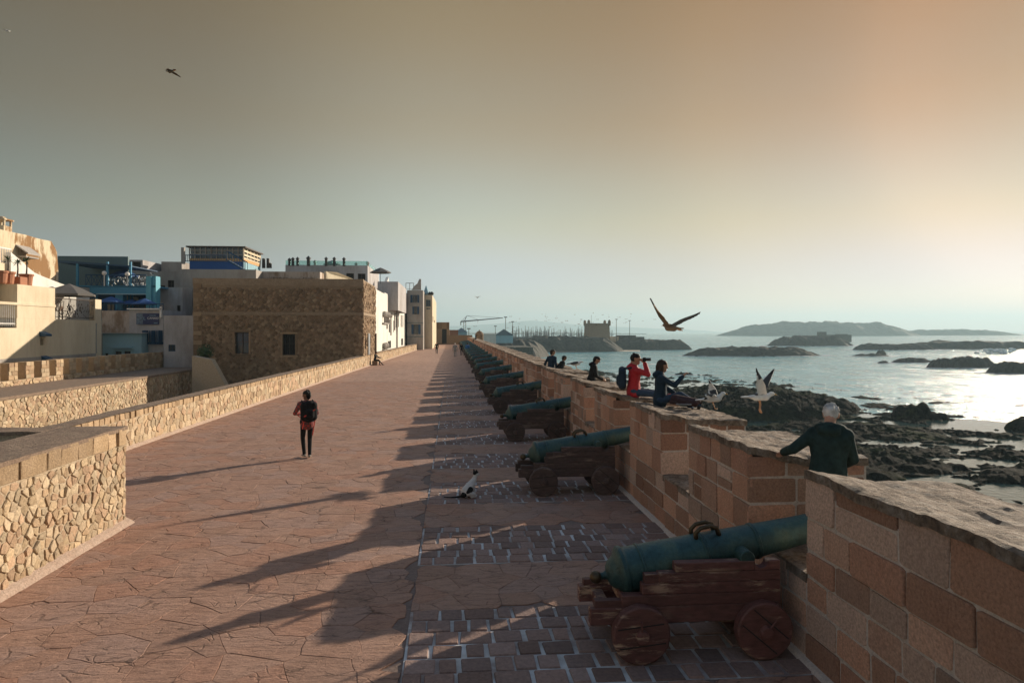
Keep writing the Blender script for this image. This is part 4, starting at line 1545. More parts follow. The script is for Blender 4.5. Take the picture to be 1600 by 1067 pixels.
for px, py, ln in ((604, 500, 14), (616, 492, 24), (619, 497, 22), (610, 494, 30)):
    m = MB(); y = EY(px, WXF); z = EZ(px, py, WXF)
    m.tube((WXF + .08, y, z), (WXF + .08, y, EZ(px, py + ln, WXF)), .09, .09, 6); m.ball((WXF + .1, y, z), .22, 6)
    m.build('drain_pipe', M['greyw'], h1)
h2 = house('white_house', 'tall plain white sea facing house with slit windows, left of the grey corner house', 'house', -19, WXF + .25, EY(619, WXF) + .1, EY(636.5, WXF + .25), -3.6, EZ(628, 452, WXF + .25), M['white'],
           e=[(621.2, 491, 623, 511, 'dark'), (626.3, 492, 627.6, 511, 'dark'), (629, 492.5, 630, 511, 'dark'), (629, 461, 631.5, 477, 'shutter'), (632.8, 463, 634.6, 478, 'dark'), (626.8, 529, 629.6, 540, 'glass'), (633, 497, 634, 511, 'dark')])
# set back flat roof rooms above those
house('roof_room', 'pale grey roof room with a railing above the white houses', 'house', SX(590, 92), SX(622, 92), 92, 108, 6, SZ(606, 440, 92), M['lilacw'])
parasol('small dark parasol on the roof above the white houses', (SX(594.5, 86), 86, SZ(594.5, 441, 86) - .2), 2.0, 1.3, M['canopy_grey'])
# grey corner house with shutters
GY = 121
gx0, gx1 = SX(636, GY), SX(661, GY)
h3 = house('grey_corner_house', 'tall grey plastered corner house with blue shuttered windows and broken gable', 'house', gx0, gx1, GY, GY + 12, -3.6, SZ(650, 453.5, GY), M['greyw'],
           s=[(644.8, 461, 651.5, 473, 'shutter'), (647, 479, 652, 491, 'shutter'), (646.5, 507, 653.5, 522, 'shutter')])
m = MB()
m.extrude([(SX(643, GY), GY + .05, SZ(643, 453, GY)), (SX(658, GY), GY + .05, SZ(658, 453, GY)), (SX(657.8, GY), GY + .05, SZ(657, 436, GY)), (SX(655, GY), GY + .05, SZ(655, 436, GY)), (SX(652, GY), GY + .05, SZ(652, 443, GY)), (SX(647, GY), GY + .05, SZ(647, 447, GY))], (0, .5, 0))
m.build('broken_gable', M['greyw'], h3)
for pt_, pb_ in ((504.0, 504.8), (525.5, 526.5)):
    m = MB(); m.box(gx0 - .05, gx1 + .05, GY - .1, GY, SZ(650, pb_, GY), SZ(650, pt_, GY)); m.build('ledge', M['teal'], h3)
m = MB(); railing(m, (SX(645, GY), GY - .4, SZ(645, 473, GY)), (SX(653, GY), GY - .4, SZ(653, 473, GY)), 1.1, .25, .03, .04); m.build('balcony_rail', M['steel'], h3)
m = MB(); railing(m, (SX(634, GY), GY + .3, SZ(634, 453, GY)), (SX(646, GY), GY + .3, SZ(646, 453, GY)), 1.2, .7, .05, .05); m.build('roof_rail', M['steel'], h3)
GY2 = 127
h4 = house('cream_tower_house', 'cream house with small pointed blue turret beyond the grey corner house', 'house', SX(660, GY2), SX(675.5, GY2), GY2, GY2 + 26, -3.6, SZ(668, 461, GY2), M['cream'],
           s=[(665.5, 468.5, 673, 479, 'glass'), (666.2, 481.2, 672, 483, 'dark')], e=[(676.2, 494, 677, 503, 'dark'), (678.5, 500, 679.5, 504, 'dark')], fm=M['teal'])
m = MB(); m.lathe([(0, .45), (.25, .62), (.3, .55), (1.75, .03)], (SX(665.5, GY2), GY2 + 1, SZ(665, 460.5, GY2)), (0, 0, 1), 8); m.build('turret_roof', M['ltblue'], h4)
m = MB()
for px in (671, 673.5, 675): pillar(m, SX(px, GY2), GY2 + .5, SZ(px, 461, GY2), SZ(px, 455.5, GY2), .25)
m.build('finials', M['dkmetal'], h4)
house('end_house', 'narrow cream house end showing just past the turret house', 'house', SX(672, 150), SX(679, 150), 150, 166, -3.6, SZ(676, 468, 150), M['cream'], e=[(679.8, 480, 680.8, 487, 'dark')])
# gatehouse at the end of the terrace
gh = house('gatehouse', 'plain square brown gatehouse with a dark doorway at the end of the terrace', 'building', SX(663, 170), SX(702, 170), 170, 176, -1, SZ(680, 503.5, 170), M['brown_wall'], s=[(690.5, 514, 698, 536.6, 'open')])
m = MB(); m.lathe([(0, .25), (.06, .6), (.12, .25)], (SX(677, 170), 169.9, SZ(677, 517.5, 170)), (0, -1, 0), 12); m.build('plaque', M['whitep'], gh)
m = MB(); m.box(SX(698, 169), SX(738, 169), 169, 170, -1, SZ(715, 523.5, 169))
single(m.build('end_wall', M['brown_wall']), 'low brown wall closing the far end of the terrace', 'wall')
m = MB(); m.box(SX(702, 190), SX(716, 190), 190, 196, -1, SZ(710, 515.5, 190)); single(m.build('small_brown_house', M['terracotta']), 'small flat reddish house just right of the gatehouse', 'house')
m = MB(); m.box(SX(661.5, 150), SX(667, 150), 149, 151, 0, SZ(664, 526.8, 150)); single(m.build('stone_pier', M['cream']), 'pale stone pier on the far end of the low wall', 'pier')
# sentry box
sb = thing('sentry_box', 'round domed stone sentry box at the far end of the rampart', 'sentry box', (6.2, 160, 0))
m = MB(); m.lathe([(0, 1.0), (.6, .95), (2.2, .95), (2.25, 1.02), (2.4, 1.02)], (6.2, 160, 0), (0, 0, 1), 14); m.build('wall', M['brown_wall'], sb)
m = MB(); m.lathe([(0, .98), (.4, .85), (.75, .5), (.95, .1), (1.1, .12), (1.2, .02)], (6.2, 160, 2.4), (0, 0, 1), 14); m.build('dome', M['brown_wall'], sb)

# ------------------------------------------------------------------ houses seen over the crenellated wall
# the white house with its terrace
HX = -30.0
yE = EY(158.5, HX); yR0 = EY(86, HX); zTop = EZ(60, 447.5, HX); zTer = EZ(110, 499.5, HX)
wh = thing('cream_house', 'long cream house with a roof terrace in sunlight above the crenellated wall', 'house', (-34, 50, -3.6))
def cream():
    y0 = 38.0
    def ep(a, b, c, d):
        p, q = EY(a, HX), EY(c, HX)
        return (p - y0, q - y0, EZ(a, d, HX) + 3.6, EZ(a, b, HX) + 3.6)
    holes = [ep(60, 482, 69, 492), ep(63, 529, 68, 539.5), ep(-12, 460, 26, 512)]
    m = MB()
    facade(m, V3(HX, y0, -3.6), YU, ZUP, V3(1, 0, 0), yE - y0, zTer + 3.6, [(a, b, c, min(d, zTer + 3.599)) for a, b, c, d in holes], .3)
    # upper storey on the near part
    m.build('wall', M['cream'], wh)
    m = MB()
    m.quad((HX - 8, yE, -3.6), (HX, yE, -3.6), (HX, yE, zTer), (HX - 8, yE, zTer))
    m.quad((HX - 8, y0, zTer), (HX, y0, zTer), (HX, yE, zTer), (HX - 8, yE, zTer))
    m.build('terrace_roof', M['cream'], wh)
    m = MB()
    a = EY(27, HX)
    m.box(HX - 8, HX - .002, a, yR0, zTer + .002, zTop)
    m.box(HX - 9, HX - 1.2, y0, a - .002, zTer + .002, zTop)
    m.box(HX - .24, HX + .06, a - 8, yR0, EZ(60, 476.5, HX) - .1, EZ(60, 476.5, HX) + .08)
    # end pier of the terrace
    m.box(HX - .5, HX - .004, EY(149, HX), yE - .004, zTer + .002, EZ(153, 468, HX))
    m.build('upper_wall', M['cream'], wh)
    for (a_, b_, c_, d_) in holes[:2]:
        window(wh, V3(HX, y0, -3.6), YU, V3(1, 0, 0), a_, b_, c_, d_, 'dark', .3)
    for px, py in ((66, 519), (68, 557)):   # small hoods over the vents
        m = MB(); y = EY(px, HX); z = EZ(px, py, HX)
        m.extrude([(HX, y - .35, z - .3), (HX, y - .35, z + .05), (HX + .45, y - .35, z - .15), (HX + .45, y - .35, z - .3)], (0, .75, 0))
        m.build('vent_hood', M['dblue'], wh)
    m = MB(); m.box(HX + .002, HX + .05, y0, EY(149, HX), EZ(60, 560, HX) - .12, EZ(60, 560, HX) + .12); m.box(HX + .002, HX + .05, EY(149.5, HX), EY(150.5, HX), EZ(150, 552, HX), EZ(150, 505, HX)); m.build('groove', M['greyw'], wh)
    m = MB(); railing(m, (HX - .1, y0, EZ(10, 510, HX)), (HX - .1, EY(33, HX), EZ(33, 510, HX)), EZ(33, 476, HX) - EZ(33, 510, HX), .2, .035, .06); m.build('balcony_rail', M['whitep'], wh)
    m = MB(); z = EZ(110, 467, HX) - zTer
    railing(m, (HX - .15, yR0 + .1, zTer), (HX - .15, EY(149, HX), zTer), z, .16, .02, .04)
    for k in range(60):
        rr_ = RNG; ya_ = rr_.uniform(yR0, EY(148, HX)); 
        m.tube((HX - .15, ya_, zTer + rr_.uniform(.1, z * .8)), (HX - .15, ya_ + rr_.uniform(-.5, .5), zTer + rr_.uniform(.1, z)), .02, .02, 4)
    m.build('terrace_rail', M['wood_dark'], wh)
    m = MB()
    for k in range(9):
        y = RNG.uniform(yR0 + .5, EY(146, HX)); x = HX - RNG.uniform(1, 3)
        m.box(x - .3, x + .3, y - .3, y + .3, zTer + .7, zTer + .74)
        for dx in (-.25, .25):
            for dy in (-.25, .25): m.tube((x + dx, y + dy, zTer), (x + dx, y + dy, zTer + .72), .025, .025, 4)
        m.box(x - .25, x - .2, y - .25, y + .25, zTer + .72, zTer + 1.1)
    t_ = m.build('terrace_tables', plain('brown_wood', (.20, .12, .07), .7), None, kind='stuff')
    # shade cloth wall behind the terrace
    m = MB(); m.box(HX - 5.2, HX - 5, yR0, yE, zTer, EZ(120, 462, HX - 5)); m.build('back_wall', M['peel_grey'], wh)
cream()
parasol('wide grey parasol on the roof terrace of the cream house', (HX - 1.8, EY(108, HX - 1.8), zTer), EZ(108, 443, HX - 1.8) - zTer, 2.0, M['canopy_grey'], 'grey parasols on the cream house')
parasol('grey parasol partly hidden behind the wide one on the cream house', (HX - 4, EY(62, HX - 4), zTop - 1.5), EZ(62, 440, HX - 4) - zTop + 1.5, 2.2, M['canopy_grey'], 'grey parasols on the cream house')
# stair wall with curved slope and taller peeling house
HX2 = -35.5
ph = thing('peeling_house', 'tall house with eroded peeling brown and cream plaster at far left', 'house', (-40, 52, 0))
m = MB()
yL, yRr = 36, EY(92, HX2)
pr_ = [(yL, EZ(0, 358, HX2) + .6)] + [(EY(p, HX2), EZ(p, q, HX2)) for p, q in ((12, 361.5), (40, 367), (60, 373), (80, 377), (86, 387), (89, 394), (91, 420))] + [(yRr, EZ(93, 455, HX2) - 3)]
n = len(pr_)
m.add([(HX2, y, 3) for y, z in pr_] + [(HX2, y, z) for y, z in pr_] + [(HX2 - 7, y, z) for y, z in pr_],
      [(i, i + 1, n + i + 1, n + i) for i in range(n - 1)] + [(n + i, n + i + 1, 2 * n + i + 1, 2 * n + i) for i in range(n - 1)] + [(0, n, 2 * n)])
m.quad((HX2, yRr, 3), (HX2 - 7, yRr, 3), (HX2 - 7, yRr, pr_[-1][1]), (HX2, yRr, pr_[-1][1]))
m.build('wall', M['peel'], ph)
m = MB(); y = EY(35, HX2); z = EZ(35, 392, HX2)
m.extrude([(HX2, y - .9, z + .3), (HX2 + .9, y - .8, z - .35), (HX2 + .9, y + .9, z - .35), (HX2, y + 1.0, z + .3)], (0, 0, .12)); m.box(HX2, HX2 + .8, y - .9, y + .9, z - .6, z - .5)
m.build('window_canopy', M['greyw'], ph)
m = MB(); m.box(HX2 + .003, HX2 + .05, EY(36, HX2), EY(39, HX2), EZ(37, 409, HX2), EZ(37, 405, HX2)); m.build('vent', M['shade'], ph)
ch = MB(); y = EY(4, HX2 - 1); z = EZ(4, 364, HX2 - 1)
ch.box(HX2 - 1.5, HX2 - .6, y - .5, y + .55, z - 1, z + .55)
for a in (-.45, .4):
    for b in (-1.45, -.7): ch.box(HX2 + b - .02, HX2 + b + .12, y + a, y + a + .12, z + .55, z + 1.0)
ch.box(HX2 - 1.6, HX2 - .5, y - .6, y + .65, z + 1.0, z + 1.12); ch.ball((HX2 - 1.05, y, z + 1.12), .35, 8, (1, 1, .7))
ch.build('chimney', M['peel'], ph)
HX3 = -33.0
sw = thing('stair_parapet', 'white curving stair wall sloping down in front of the peeling house', 'stair wall', (HX3, 55, 3))
m = MB()
cv = [(EY(p, HX3), EZ(p, q, HX3)) for p, q in ((17, 394), (24, 400), (34, 408), (44, 418), (54, 426), (66, 431.5), (80, 437), (95, 443), (112, 449), (128, 457), (140, 465))]
n = len(cv)
m.add([(HX3, y, 3) for y, z in cv] + [(HX3, y, z) for y, z in cv] + [(HX3 - .4, y, z) for y, z in cv] + [(HX3 - .4, y, 3) for y, z in cv],
      [(a + i, a + i + 1, a + n + i + 1, a + n + i) for a in (0, n, 2 * n) for i in range(n - 1)] + [(0, n, 2 * n, 3 * n), (n - 1, 4 * n - 1, 3 * n - 1, 2 * n - 1)])
m.build('wall', M['white'], sw)
m = MB(); railing(m, (HX3 - .5, EY(-20, HX3 - .5), EZ(0, 410, HX3)), (HX3 - .5, EY(17, HX3 - .5), EZ(17, 412, HX3)), 1.15, .26, .05, .07)
single(m.build('white_railing', M['whitep']), 'white balcony railing at the very left beneath the peeling house', 'railing')
m = MB(); m.box(HX3 - 2, HX3 - .3, EY(-30, HX3), EY(17, HX3), 4, EZ(10, 411, HX3)); single(m.build('balcony_base', M['cream']), 'cream balcony wall under the white railing at the left', 'balcony')
# pots with palms on the parapet
for i, (px, kind, lab) in enumerate(((1, 0, 'leftmost terracotta pot on the cream parapet, cut by the picture edge'), (12, 1, 'tall terracotta pot with a spiky palm, second from the left'), (27, 2, 'square terracotta planter with a slim palm'), (41, 3, 'terracotta pot with the tallest spiky plant, nearest the slope'))):
    x = HX - 1.0; y = EY(px, x); z = zTop
    root = thing('potted_palm', lab, 'plant pot', (x, y, z), 'terracotta pots on the cream parapet')
    m = MB()
    if kind == 2: m.bbox(x - .45, x + .45, y - .45, y + .45, z, z + .62, .04)
    else: m.lathe([(0, .3), (.1, .36), (.75, .42), (.76, .48), (.9, .48), (.9, .40), (.7, .36)], (x, y, z), (0, 0, 1), 14)
    m.build('pot', M['terracotta'], root)
    if kind:
        hh = (1.1, .95, 1.25)[kind - 1]
        m = MB(); m.path([(x, y, z + .6), (x + .03, y + .02, z + .6 + hh * .6), (x, y + .04, z + .6 + hh)], [.07, .05, .05], 6); m.build('trunk', M['wood_dark'], root)
        m = MB(); rr_ = random.Random(i)
        for k in range(34):
            t = rr_.uniform(0, 6.28); e = rr_.uniform(-.3, 1.2); L = rr_.uniform(.35, .62)
            d = V3(math.cos(t) * math.cos(e), math.sin(t) * math.cos(e), math.sin(e)); w = nrm(np.cross(d, (0, 0, 1))) * .04
            c = V3(x, y + .04, z + .6 + hh)
            m.add([c, c + d * L * .5 + w, c + d * L - V3(0, 0, .12), c + d * L * .5 - w], [(0, 1, 2, 3)])
        m.build('leaves', M['leaf'], root, kind='stuff')

# blue cafe
CYF = 68.0
cf = thing('blue_cafe', 'blue painted cafe with two open terraces, balustrade and square piers', 'cafe', (SX(190, CYF), CYF, 0))
def cafe():
    Y = CYF
    def q(mb, a, b, c, d, y0=Y, dy=.4, yref=None):
        yr = y0
        mb.box(SX(a, yr), SX(c, yr), y0, y0 + dy, SZ(a, d, yr), SZ(a, b, yr))
    m = MB(); q(m, 228, 431.5, 236, 503, Y - .2, 1.2); q(m, 236.2, 431.5, 243.5, 503, Y + .0, 1.0); m.build('corner_pier', M['blue2'], cf)
    m = MB(); q(m, 140, 447, 228, 459, Y, .6); m.build('beam', M['blue'], cf)
    m = MB(); q(m, 150, 458.5, 228, 460.2, Y - .05, .05); m.build('moulding', M['ltblue'], cf)
    m = MB(); q(m, 180, 459.5, 192, 487, Y + .1, .8); m.build('middle_pier', M['blue'], cf)
    m = MB(); q(m, 140, 459, 236, 500, Y + 3.5, .3); m.build('back_wall', M['dblue'], cf)
    m = MB(); q(m, 90, 400, 200, 447, Y + 6, .3); m.build('upper_back_wall', M['teal'], cf)
    m = MB(); q(m, 120, 446, 243, 448, Y, 6); q(m, 120, 498, 243, 500, Y + .3, 3.2); m.build('floor_slabs', M['blue'], cf)
    for a, b, c, d in ((168, 470, 178, 486), (193, 462, 204, 478), (208, 464, 216, 478)):
        m = MB(); q(m, a, b, c, d, Y + 3.35, .12); m.build('window', M['sand'], cf)
    for px in (150, 200, 205): 
        m = MB(); q(m, px, 460, px + 2.5, 490, Y + 3.2, .15); m.build('door_post', M['blue'], cf)
    # balustrade with lattice
    m = MB(); r = random.Random(5)
    x0, x1 = SX(133, Y), SX(228, Y); z0, z1 = SZ(180, 447, Y), SZ(180, 429.5, Y)
    m.tube((x0, Y + .1, z1), (x1, Y + .1, z1), .05, .05, 5)
    x = x0
    while x < x1 - .5:
        m.tube((x, Y + .1, z0), (x + .5, Y + .1, z1), .03, .03, 4); m.tube((x + .5, Y + .1, z0), (x, Y + .1, z1), .03, .03, 4); m.tube((x, Y + .1, z0), (x, Y + .1, z1), .035, .035, 4)
        x += .5
    m.build('balustrade', M['dblue'], cf)
    m = MB(); r = random.Random(8)
    for k in range(70):
        px = r.uniform(166, 227); m.ball((SX(px, Y - .05), Y + r.uniform(.2, 1.0), SZ(px, r.uniform(431, 446), Y)), r.uniform(.05, .11), 6)
    m.build('hanging_ornaments', M['whitep'], cf, kind='stuff')
    for px, py in ((163, 427), (199, 428.5)):
        m = MB(); x = SX(px, Y - .1); z = SZ(px, py, Y)
        m.tube((x, Y - .1, SZ(px, 447, Y)), (x, Y - .1, z), .05, .05, 6); m.build('lamp_post', M['whitep'], cf)
        m = MB(); m.ball((x, Y - .1, z), .22, 10); m.build('globe', M['whitep'], cf)
    # pergola
    m = MB()
    m.extrude([(SX(92, Y), Y, SZ(92, 406.5, Y)), (SX(204, Y), Y, SZ(204, 415, Y)), (SX(204, Y), Y, SZ(204, 416.5, Y)), (SX(92, Y), Y, SZ(92, 410.5, Y))], (0, 6, 0))
    m.build('pergola_roof', M['dblue'], cf)
    for px in (120, 167, 203):
        m = MB(); x = SX(px, Y); m.box(x - .09, x + .09, Y + .02, Y + .2, z0, SZ(px, 409, Y)); m.build('pergola_post', M['blue'], cf)
cafe()
for px, py, w, dep, lab in ((174, 463, 1.15, -1.5, 'blue parasol on the lower cafe terrace, leftmost'), (206, 467, 1.1, .5, 'darker blue parasol on the lower cafe terrace, behind the middle pier'), (226, 466, 1.1, -1.6, 'blue parasol on the lower cafe terrace, beside the corner pier'), (194, 421, 1.4, 2.5, 'blue parasol under the upper pergola of the cafe')):
    Y = CYF + dep; z = SZ(px, py, Y)
    parasol(lab, (SX(px, Y), Y, z - 2.3), 2.3, w, M['canopy_blue'], 'blue parasols of the cafe')
# grey brown house in front of the cafe, white sign wall, low blue house
GB = 65.5
house('brown_grey_house', 'grey brown unpainted wall under the lower cafe terrace', 'house', SX(159, GB), SX(203, GB), GB, GB + 5, -3.6, SZ(180, 485.5, GB), M['peel_grey'])
sgn = house('sign_house', 'white house wall carrying the dark blue cafe sign under the terrace', 'house', SX(202, GB - .3), SX(255, GB - .3), GB - .3, GB + 5, -3.6, SZ(230, 484.5, GB), M['lilacw'])
m = MB(); zz = SZ(230, 482, GB)
m.box(SX(202, GB), SX(255, GB), GB - .5, GB - .3, zz - .12, zz); m.box(SX(253, GB), SX(255.5, GB), GB - .5, GB - .3, zz - .8, zz + .15)
m.build('terrace_edge', M['whitep'], sgn)
m = MB(); railing(m, (SX(160, GB), GB + .2, SZ(160, 486, GB)), (SX(254, GB), GB + .2, SZ(254, 486, GB)), .65, .3, .025, .04); m.build('terrace_rail', M['dblue'], sgn)
# sign
def sign():
    Y = GB - .42
    root = thing('cafe_sign', 'dark blue sign with pale lettering and a small picture on the white wall', 'sign', (SX(231, Y), Y, SZ(231, 507, Y)))
    x0, x1, z0, z1 = SX(213, Y), SX(248, Y), SZ(231, 507, Y), SZ(231, 489.5, Y)
    m = MB(); m.box(x0, x1, Y, Y + .08, z0, z1); m.build('board', plain('sign_navy', (.035, .045, .12), .5), root)
    m = MB(); m.box(x0 + .03, x0 + (x1 - x0) * .29, Y - .006, Y, z0 + .03, z1 - .03); m.build('picture', stone('sign_picture', [(.05, .07, .12), (.22, .28, .34), (.10, .12, .2)], scale=3, bscale=9, bdist=0, var=0), root)
    def txt(s, x, z, size, mat):
        c = bpy.data.curves.new('lettering', 'FONT'); c.body = s; c.size = size; c.extrude = .004
        o = bpy.data.objects.new('lettering', c); COL.objects.link(o)
        o.parent = root; o.location = np.array((x, Y - .01, z)) - origin_of(root); o.rotation_euler = (R(90), 0, 0)
        me = bpy.data.meshes.new_from_object(o.evaluated_get(bpy.context.evaluated_depsgraph_get())); me.materials.clear(); me.materials.append(mat)
        q_ = bpy.data.objects.new('lettering', me); COL.objects.link(q_); q_.parent = root; q_.location = o.location; q_.rotation_euler = o.rotation_euler; q_['kind'] = 'stuff'
        bpy.data.objects.remove(o)
    W_ = M['ltblue']; w = x1 - x0; h = z1 - z0
    txt('L', x0 + w * .31, z0 + h * .42, .42, W_)
    txt('TERRASSE', x0 + w * .58, z0 + h * .76, .13, W_)
    txt('CANAGO', x0 + w * .49, z0 + h * .48, .27, M['whitep'])
    m = MB(); m.box(x0 + w * .78, x0 + w * .95, Y - .008, Y, z0 + h * .1, z0 + h * .15); m.build('underline', W_, root)
sign()
# shutters under the sign
Y = GB - .5
sw_ = thing('shutter_row', 'row of open dark blue shutters on the white sign wall', 'shutters', (SX(240, Y), Y, SZ(240, 538, Y)))
for k, px in enumerate((224, 229, 235, 240.5, 246, 251.5)):
    m = MB(); x = SX(px, Y)
    a = R((55, 125, 60, 120, 60, 118)[k]); ax = V3(math.cos(a), -abs(math.sin(a)), 0) * .21
    m.obox((x, Y - .12, SZ(px, 527, Y)), ax, ZUP * .62, nrm(np.cross(ax, ZUP)) * .025); m.build('shutter', M['dblue'], sw_)
m = MB(); m.box(SX(222, Y), SX(256, Y), Y + .0, Y + .1, SZ(240, 538, Y), SZ(240, 534.5, Y)); m.build('sill_band', M['dblue'], sw_)
LB = 63.8
lb = house('low_blue_house', 'low pale blue house with small windows behind the crenellated wall', 'house', SX(160, LB), SX(221, LB), LB, LB + 1.6, -3.6, SZ(190, 521, LB), M['ltblue'],
      s=[(180, 549, 190, 556, 'glass'), (194, 548.5, 204, 556, 'glass'), (164, 552, 169, 557, 'dark')])
m = MB(); m.box(SX(160, LB) - .1, SX(224, LB), LB - .25, LB + 1.6, SZ(190, 521, LB) + .001, SZ(190, 519.5, LB)); m.build('roof_edge', M['lilacw'], lb)
m = MB(); m.box(SX(177, LB), SX(208, LB), LB - .3, LB - .001, SZ(190, 544, LB), SZ(190, 541.5, LB)); m.build('window_hood', M['ltblue'], lb)
# plain houses behind and to the right
WL = 64.5
wl = house('white_wall_house', 'low stained white wall with small blue window left of the brown building', 'house', SX(255.5, WL), SX(302, WL), WL, WL + 6, -3.6, SZ(280, 493, WL), M['lilacw'], s=[(263, 538.5, 274, 549, 'glass')], fm=M['dblue'])
house('pale_grey_house', 'pale grey house with narrow dark openings behind the stained white wall', 'house', SX(243.5, 71), SX(285, 71), 71, 80, -3.6, SZ(265, 449, 71), M['lilacw'], s=[(276.5, 477, 282, 493, 'dark')])
house('tall_grey_house', 'tall grey plastered house left of and behind the brown building', 'house', SX(281, 73.6), SX(400, 73.6), 73.6, 82, -3.6, SZ(300, 411.5, 73.6) - .6, M['greyw'], s=[(291.5, 463, 301, 479, 'dark')])
house('grey_terrace_house', 'grey house with a dark recessed roof terrace behind the pale grey house', 'house', SX(205, 80), SX(282, 80), 80, 92, -3.6, SZ(240, 424, 80), M['greyw'], s=[(262, 438, 272, 450, 'dark'), (247, 446, 258, 450, 'dark')])
house('roof_box', 'square pale rooftop room with a dark opening above the cafe', 'house', SX(173, 84), SX(223, 84), 84, 92, 2, SZ(200, 406, 84), M['lilacw'], s=[(207, 409, 220, 420, 'open')])
house('low_roof_room', 'low grey roof room beside the tall grey house', 'house', SX(252, 88), SX(284, 88), 88, 94, 2, SZ(270, 409, 88), M['greyw'])
# pavilion
PYF = 82.6
pv = thing('glazed_pavilion', 'glazed wooden rooftop pavilion with a blue base and shallow roof', 'pavilion', (SX(345, PYF), PYF, SZ(345, 424, PYF)))
def pavilion():
    Y = PYF
    x0, x1 = SX(296, Y), SX(380.5, Y); zb, zo, zg, zt_ = SZ(340, 424, Y), SZ(340, 408.5, Y), SZ(340, 404, Y), SZ(340, 385, Y)
    m = MB(); m.box(x0, x1, Y, Y + 7, zb - 1.5, zo); m.build('base_wall', M['pblue'], pv)
    m = MB(); m.box(x0 - .03, x1 + .03, Y - .03, Y + 7.03, zo, zg); m.build('ochre_band', M['orange'], pv)
    m = MB(); m.box(x0 + .1, x1 - .1, Y + .1, Y + 6.9, zg, zt_); m.build('glass_core', M['glass'], pv)
    for k in range(11):
        x = x0 + (x1 - x0) * k / 10
        m = MB(); m.box(x - .06, x + .06, Y - .02, Y + .08, zg, zt_); m.build('mullion', M['greyw'], pv)
    for k in range(6):
        y = Y + 7 * k / 5
        m = MB(); m.box(x1 - .05, x1 + .05, y - .09, y + .09, zg, zt_); m.build('mullion', M['cream'], pv)
    m = MB()
    for z in (zg + (zt_ - zg) * .33, zg + (zt_ - zg) * .66): m.box(x0, x1, Y - .01, Y + .07, z - .05, z + .05)
    m.build('glazing_bars', M['greyw'], pv)
    m = MB()
    for z in (zg + (zt_ - zg) * .33, zg + (zt_ - zg) * .66): m.box(x1 - .04, x1 + .06, Y, Y + 7, z - .12, z + .12)
    m.box(x1 - .02, x1 + .045, Y + .09, Y + 6.9, zg, zg + .18); m.box(x1 - .02, x1 + .045, Y + .09, Y + 6.9, zt_ - .18, zt_)
    m.build('side_glazing_bars', M['cream'], pv)
    m = MB(); cx = SX(354, Y)
    m.add([(x0 - .3, Y - .3, zt_), (x1 + .3, Y - .3, zt_), (x1 + .3, Y + 7.3, zt_), (x0 - .3, Y + 7.3, zt_), (cx, Y + 3, SZ(354, 380.5, Y)), (x0 - .3, Y - .3, zt_ - .15), (x1 + .3, Y - .3, zt_ - .15), (x1 + .3, Y + 7.3, zt_ - .15), (x0 - .3, Y + 7.3, zt_ - .15)],
          [(0, 1, 4), (1, 2, 4), (2, 3, 4), (3, 0, 4), (0, 5, 6, 1), (1, 6, 7, 2), (2, 7, 8, 3), (3, 8, 5, 0), (8, 7, 6, 5)])
    m.build('roof', M['wood_dark'], pv)
    m = MB(); railing(m, (SX(287, Y - 1.5), Y - 1.5, SZ(287, 411, Y)), (SX(353, Y - 1.5), Y - 1.5, SZ(353, 411, Y)), SZ(340, 401, Y) - SZ(340, 411, Y), .22, .03, .05); m.build('terrace_rail', M['dblue'], pv)
    m = MB()
    a, b = V3(SX(354, Y - 2), Y - 2, SZ(354, 409, Y)), V3(SX(383, Y - 2), Y - 2, SZ(383, 425, Y))
    for dy in (0, .9):
        m.tube(a + V3(0, dy, 0), b + V3(0, dy, 0), .08, .08, 5); m.tube(a + V3(0, dy, 1), b + V3(0, dy, 1), .05, .05, 5)
        for k in range(8): q = a + (b - a) * k / 7 + V3(0, dy, 0); m.tube(q, q + V3(0, 0, 1), .03, .03, 4)
    for k in range(12): q = a + (b - a) * (k + .5) / 12; m.box(q[0] - .15, q[0] + .15, q[1], q[1] + .9, q[2] - .03, q[2] + .03)
    m.build('staircase', M['dblue'], pv)
    m = MB(); m.box(x1 - .001, x1 + .02, Y + .02, Y + 6.98, zb - .8, zo - .02); m.build('side_panel', M['ltblue'], pv)
    m = MB(); m.box(SX(284, Y - 2), SX(288.5, Y - 2), Y - 2.2, Y - 1.8, SZ(286, 415, Y), SZ(286, 390, Y)); m.build('corner_post', M['greyw'], pv)
pavilion()
for px, pt, pb in ((412, 404, 419), (419, 404, 419), (422, 411, 419)):
    m = MB(); x = SX(px, 90); m.lathe([(0, .22), (SZ(px, pt, 90) - SZ(px, pb, 90), .2)], (x, 90, SZ(px, pb, 90)), (0, 0, 1), 8)
    single(m.build('chimney_pipe', M['dkmetal']), {412: 'thickest dark chimney pipe right of the pavilion', 419: 'thin tall chimney pipe right of the pavilion', 422: 'shortest bent chimney pipe right of the pavilion'}[px], 'chimney', 'chimney pipes by the pavilion')
